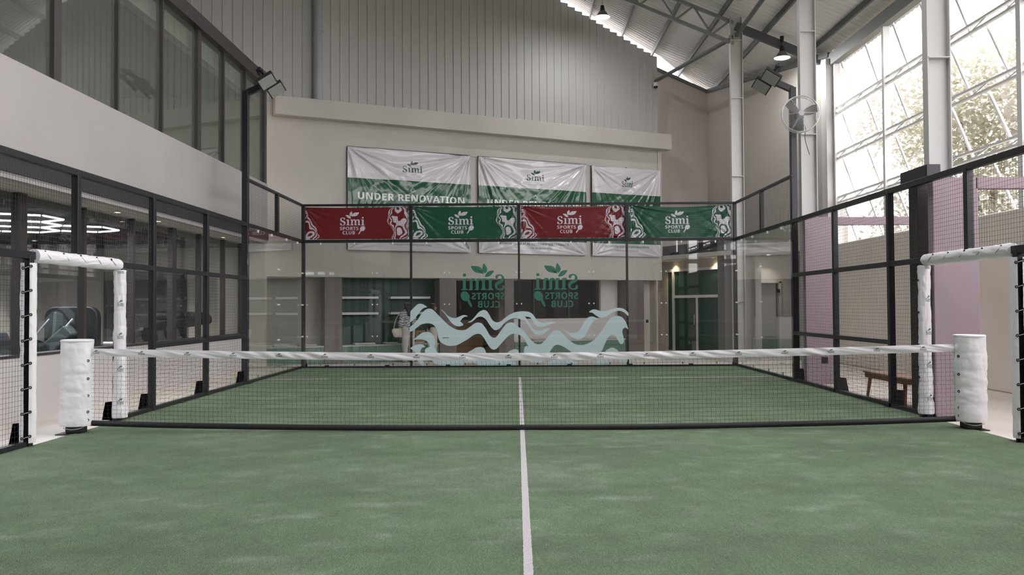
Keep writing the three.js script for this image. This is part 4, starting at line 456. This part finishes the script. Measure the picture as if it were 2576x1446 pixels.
function person(pos, turn, h, label, col, lean) { // built facing +z, pivot between the feet
  const t = thing('person', label, 'person', pos, turn); t.scale.setScalar(h / 1.7); const L = lean, P = (x, y, z) => [x, y, z + Math.max(0, y - .9) * L];
  const sk = mat(col.skin, .6); const head = P(0, 1.57, .01), hx = head[2];
  const body = [[P(0, .95, 0), P(0, 1.18, 0), .135, .13, .72], [P(0, 1.18, 0), P(0, 1.36, 0), .135, .15, .68], [P(-.15, 1.38, 0), P(.15, 1.38, 0), .06, .06], [P(0, 1.38, 0), P(0, 1.5, .01), .055, .05], [head, P(0, 1.62, .0), .085, .09], [P(0, 1.53, .04), P(0, 1.5, .06), .06, .035], [P(0, 1.575, .1), P(0, 1.555, .115), .012, .014], [P(-.088, 1.57, 0), P(-.092, 1.56, 0), .018, .014], [P(.088, 1.57, 0), P(.092, 1.56, 0), .018, .014]];
  const arms = []; for (const s of [-1, 1]) { arms.push([P(s * .17, 1.37, 0), P(s * .22, 1.1, .02), .05, .042], [P(s * .22, 1.1, .02), P(s * .2, .9, .14), .042, .028]); body.push([[s * .09, .92, 0], [s * .1, .5, .02], .085, .06], [[s * .1, .5, .02], [s * .1, .1, -.02], .058, .04], [[s * .1, .06, -.03], [s * .11, .035, .14], .042, .032]); }
  part('body', field([...body, ...arms], [-1, -.05, -1], 2, 110, .04), sk, t); for (const s of [-1, 1]) part('hand', hand(P(s * .2, .9, .15), -s), sk, t);
  const grow = (b, d) => b.map(([p, q, r, r2, f]) => [p, q, r + d, r2 + d, f]);
  part('top', field(grow([...body.slice(0, 3), ...arms.filter((_, i) => col.long || i % 2 === 0)], .018), [-.7, .4, -.7], 1.4, 90, .05), mat(1, .85, { map: col.tex }), t).geometry.setAttribute('uv', uvOf(t.children.at(-1).geometry));
  part('trousers', field(grow(body.filter(b => b[0][1] <= .95 && b[0][1] > .1 && b[1][1] < 1), .02).concat([[[0, .98, 0], [0, .9, 0], .13, .13, .75]]), [-.6, .02, -.6], 1.2, 84, .05), mat(col.legs, .85), t); part('shoes', field(grow(body.filter(b => b[0][1] < .1), .012), [-.25, -.06, -.25], .5, 44, .01), mat(.5, .6), t);
  part('hair', field([[P(0, 1.6, -.02), P(0, 1.64, -.01), .098, .098], [P(0, 1.56, -.05), P(0, 1.36 + (col.shortHair ? .12 : 0), -.1), .085, .06]], [-.3, 1.1, hx - .35], .6, 60, .03), mat(col.hair, .5), t);
  return t;
}
const uvOf = g => { const p = g.attributes.position, a = []; for (let i = 0; i < p.count; i++) a.push(p.getX(i) * 2, p.getY(i) * 2); return new THREE.Float32BufferAttribute(a, 2); };
const flat = (r, g, b) => dataTex(8, () => [r, g, b], true), batik = dataTex(128, (i, j, n) => { const v = Math.sin(j / n * 50 + 3 * tileN(i, j, n, 6, 3, 2)) + .5 * tileN(i, j, n, 10, 2, 4); const k = v > .35 ? .42 : .78; return [k, k, k * 1.02]; }, true);
const pA = [-2.82, 0, -12.05], pB = [-2.25, 0, -12.35];
person(pA, Math.PI + .5, 1.52, 'person in a white and grey patterned shirt with a cream shoulder bag', { skin: [.36, .2, .13], hair: [.012, .01, .01], legs: [.55, .52, .5], tex: batik, long: true }, .1);
person(pB, Math.PI - .9, 1.5, 'person in a black shirt and cream trousers beside the tiled bench', { skin: [.36, .2, .13], hair: [.02, .014, .012], legs: [.6, .57, .52], tex: flat(.16, .16, .17), long: false, shortHair: true }, .06);
{ const t = thing('shoulder_bag', 'cream shoulder bag hanging beside the patterned shirt', 'bag', [-3.07, .72, -11.98], .4); part('pouch', field([[[-.1, .08, 0], [.1, .08, 0], .07, .07, .6], [[-.06, 0, 0], [.06, 0, 0], .08, .08, .6]], [-.25, -.2, -.25], .5, 48, .04), mat([.6, .58, .46], .6), t); part('strap', tube([V(-.13, .1, 0), V(-.05, .4, .0), V(.1, .56, -.03), V(.16, .4, -.04), V(.13, .1, 0)], .01), mat([.55, .53, .44], .6), t); }
{ const t = thing('paper_bag', 'brown paper shopping bag on the tiled bench between the visitors', 'bag', bw(3.72, .455, -.22).toArray(), TH); part('bag', bx(.26, .34, .14, 0, .17, 0, .006), mat([.42, .28, .14], .8), t); part('label', bx(.12, .12, .003, 0, .22, .072), mat([.05, .12, .09], .6), t); part('handle', tube([V(-.06, .34, .05), V(-.04, .43, .05), V(.04, .43, .05), V(.06, .34, .05)], .006), mat([.42, .28, .14], .8), t); }
/* ---------- trees beyond the window wall ---------- */
{
  const leaf = (r, n, o, sd) => { const pos = [], nr = []; seed = sd; for (let k = 0; k < n; k++) { const a = rnd() * 6.283, u = rnd() * 2 - 1, q = Math.cbrt(rnd()), bl = .6 + .5 * Math.abs(vn(Math.cos(a) * 2 + sd, u * 3, Math.sin(a) * 2)); const c = [o[0] + r[0] * q * bl * Math.sqrt(1 - u * u) * Math.cos(a), o[1] + r[1] * q * bl * u, o[2] + r[2] * q * bl * Math.sqrt(1 - u * u) * Math.sin(a)]; const s = rr(.05, .12), b = rnd() * 6.283, t = rr(-.9, .9), d1 = [Math.cos(b) * s, t * s, Math.sin(b) * s], d2 = [-Math.sin(b) * s * .5, rr(-.4, .4) * s, Math.cos(b) * s * .5]; const P = [[-1, 0], [0, -1], [1, 0], [0, 1]].map(([f, g]) => [0, 1, 2].map(i => c[i] + d1[i] * f + d2[i] * g)); for (const i of [0, 1, 2, 0, 2, 3]) pos.push(...P[i]); } const g = new THREE.BufferGeometry(); g.setAttribute('position', new THREE.Float32BufferAttribute(pos, 3)); g.computeVertexNormals(); return g; };
  const lm = [mat([.39, .385, .30], .9, { transmission: .35, thickness: 0 }), mat([.33, .43, .2], .9, { transmission: .4, thickness: 0 }), mat([.42, .40, .345], .9, { transmission: .3, thickness: 0 })], bark = mat([.22, .18, .15], .9);
  [[13.5, -17.6, 9.6, 3.4, 2, 'tall thin-crowned tree closest to the far corner pier'], [12.5, -13.2, 8.4, 2.9, 0, 'dry brownish tree outside the first window bay'], [13.4, -9.6, 7.4, 2.8, 2, 'dry leafy tree outside the second window bay'], [15.5, -7.0, 5.0, 2.6, 2, 'sparse tree behind the big steel column'], [14.5, -3.0, 4.6, 2.5, 1, 'fresh green tree outside the window near the picture edge'], [12.6, -.2, 3.9, 2.1, 1, 'low bright green tree at the picture edge'], [19, -22, 6.5, 3.2, 0, 'distant dry tree beyond the far corner'], [17, 3, 5.5, 3, 1, 'green tree further along the outside']].forEach(([x, z, h, r, m, l], k) => {
    const t = thing('outside_tree', l, 'tree', [x, -.25, z], 0, 'trees outside the window wall'); part('trunk', join(rod(V(0, 0, 0), V(.2, h * .6, .1), .14, 10, .08), rod(V(.1, h * .35, .05), V(-.9, h * .8, .5), .06, 8, .03), rod(V(.15, h * .45, .08), V(1.0, h * .85, -.5), .055, 8, .025)), bark, t); const c = part('crown', join(leaf([r, r * .8, r], 5200, [0, h * .8, 0], 91 + k * 13), leaf([r * .8, r * .8, r * .9], 2600, [-.6, h * .45, .7], 57 + k * 7)), lm[m], t); c.userData.kind = 'stuff'; });
  for (let k = 0; k < 8; k++) { const z = -19 + k * 3.1, t = thing('outside_shrub', `low shrub, ${['first', 'second', 'third', 'fourth', 'fifth', 'sixth', 'seventh', 'eighth'][k]} from the far corner outside the low wall`, 'shrub', [10.6 + (k % 3) * .8, -.25, z], 0, 'shrubs outside the window wall'); part('stem', rod(V(0, 0, 0), V(0, 1.4, 0), .04, 8, .02), bark, t); const c = part('foliage', leaf([1.5, 1.7, 1.5], 1800, [0, 2.0, 0], 300 + k * 11), lm[k % 3], t); c.userData.kind = 'stuff'; }
}
renderer.render(scene, camera);
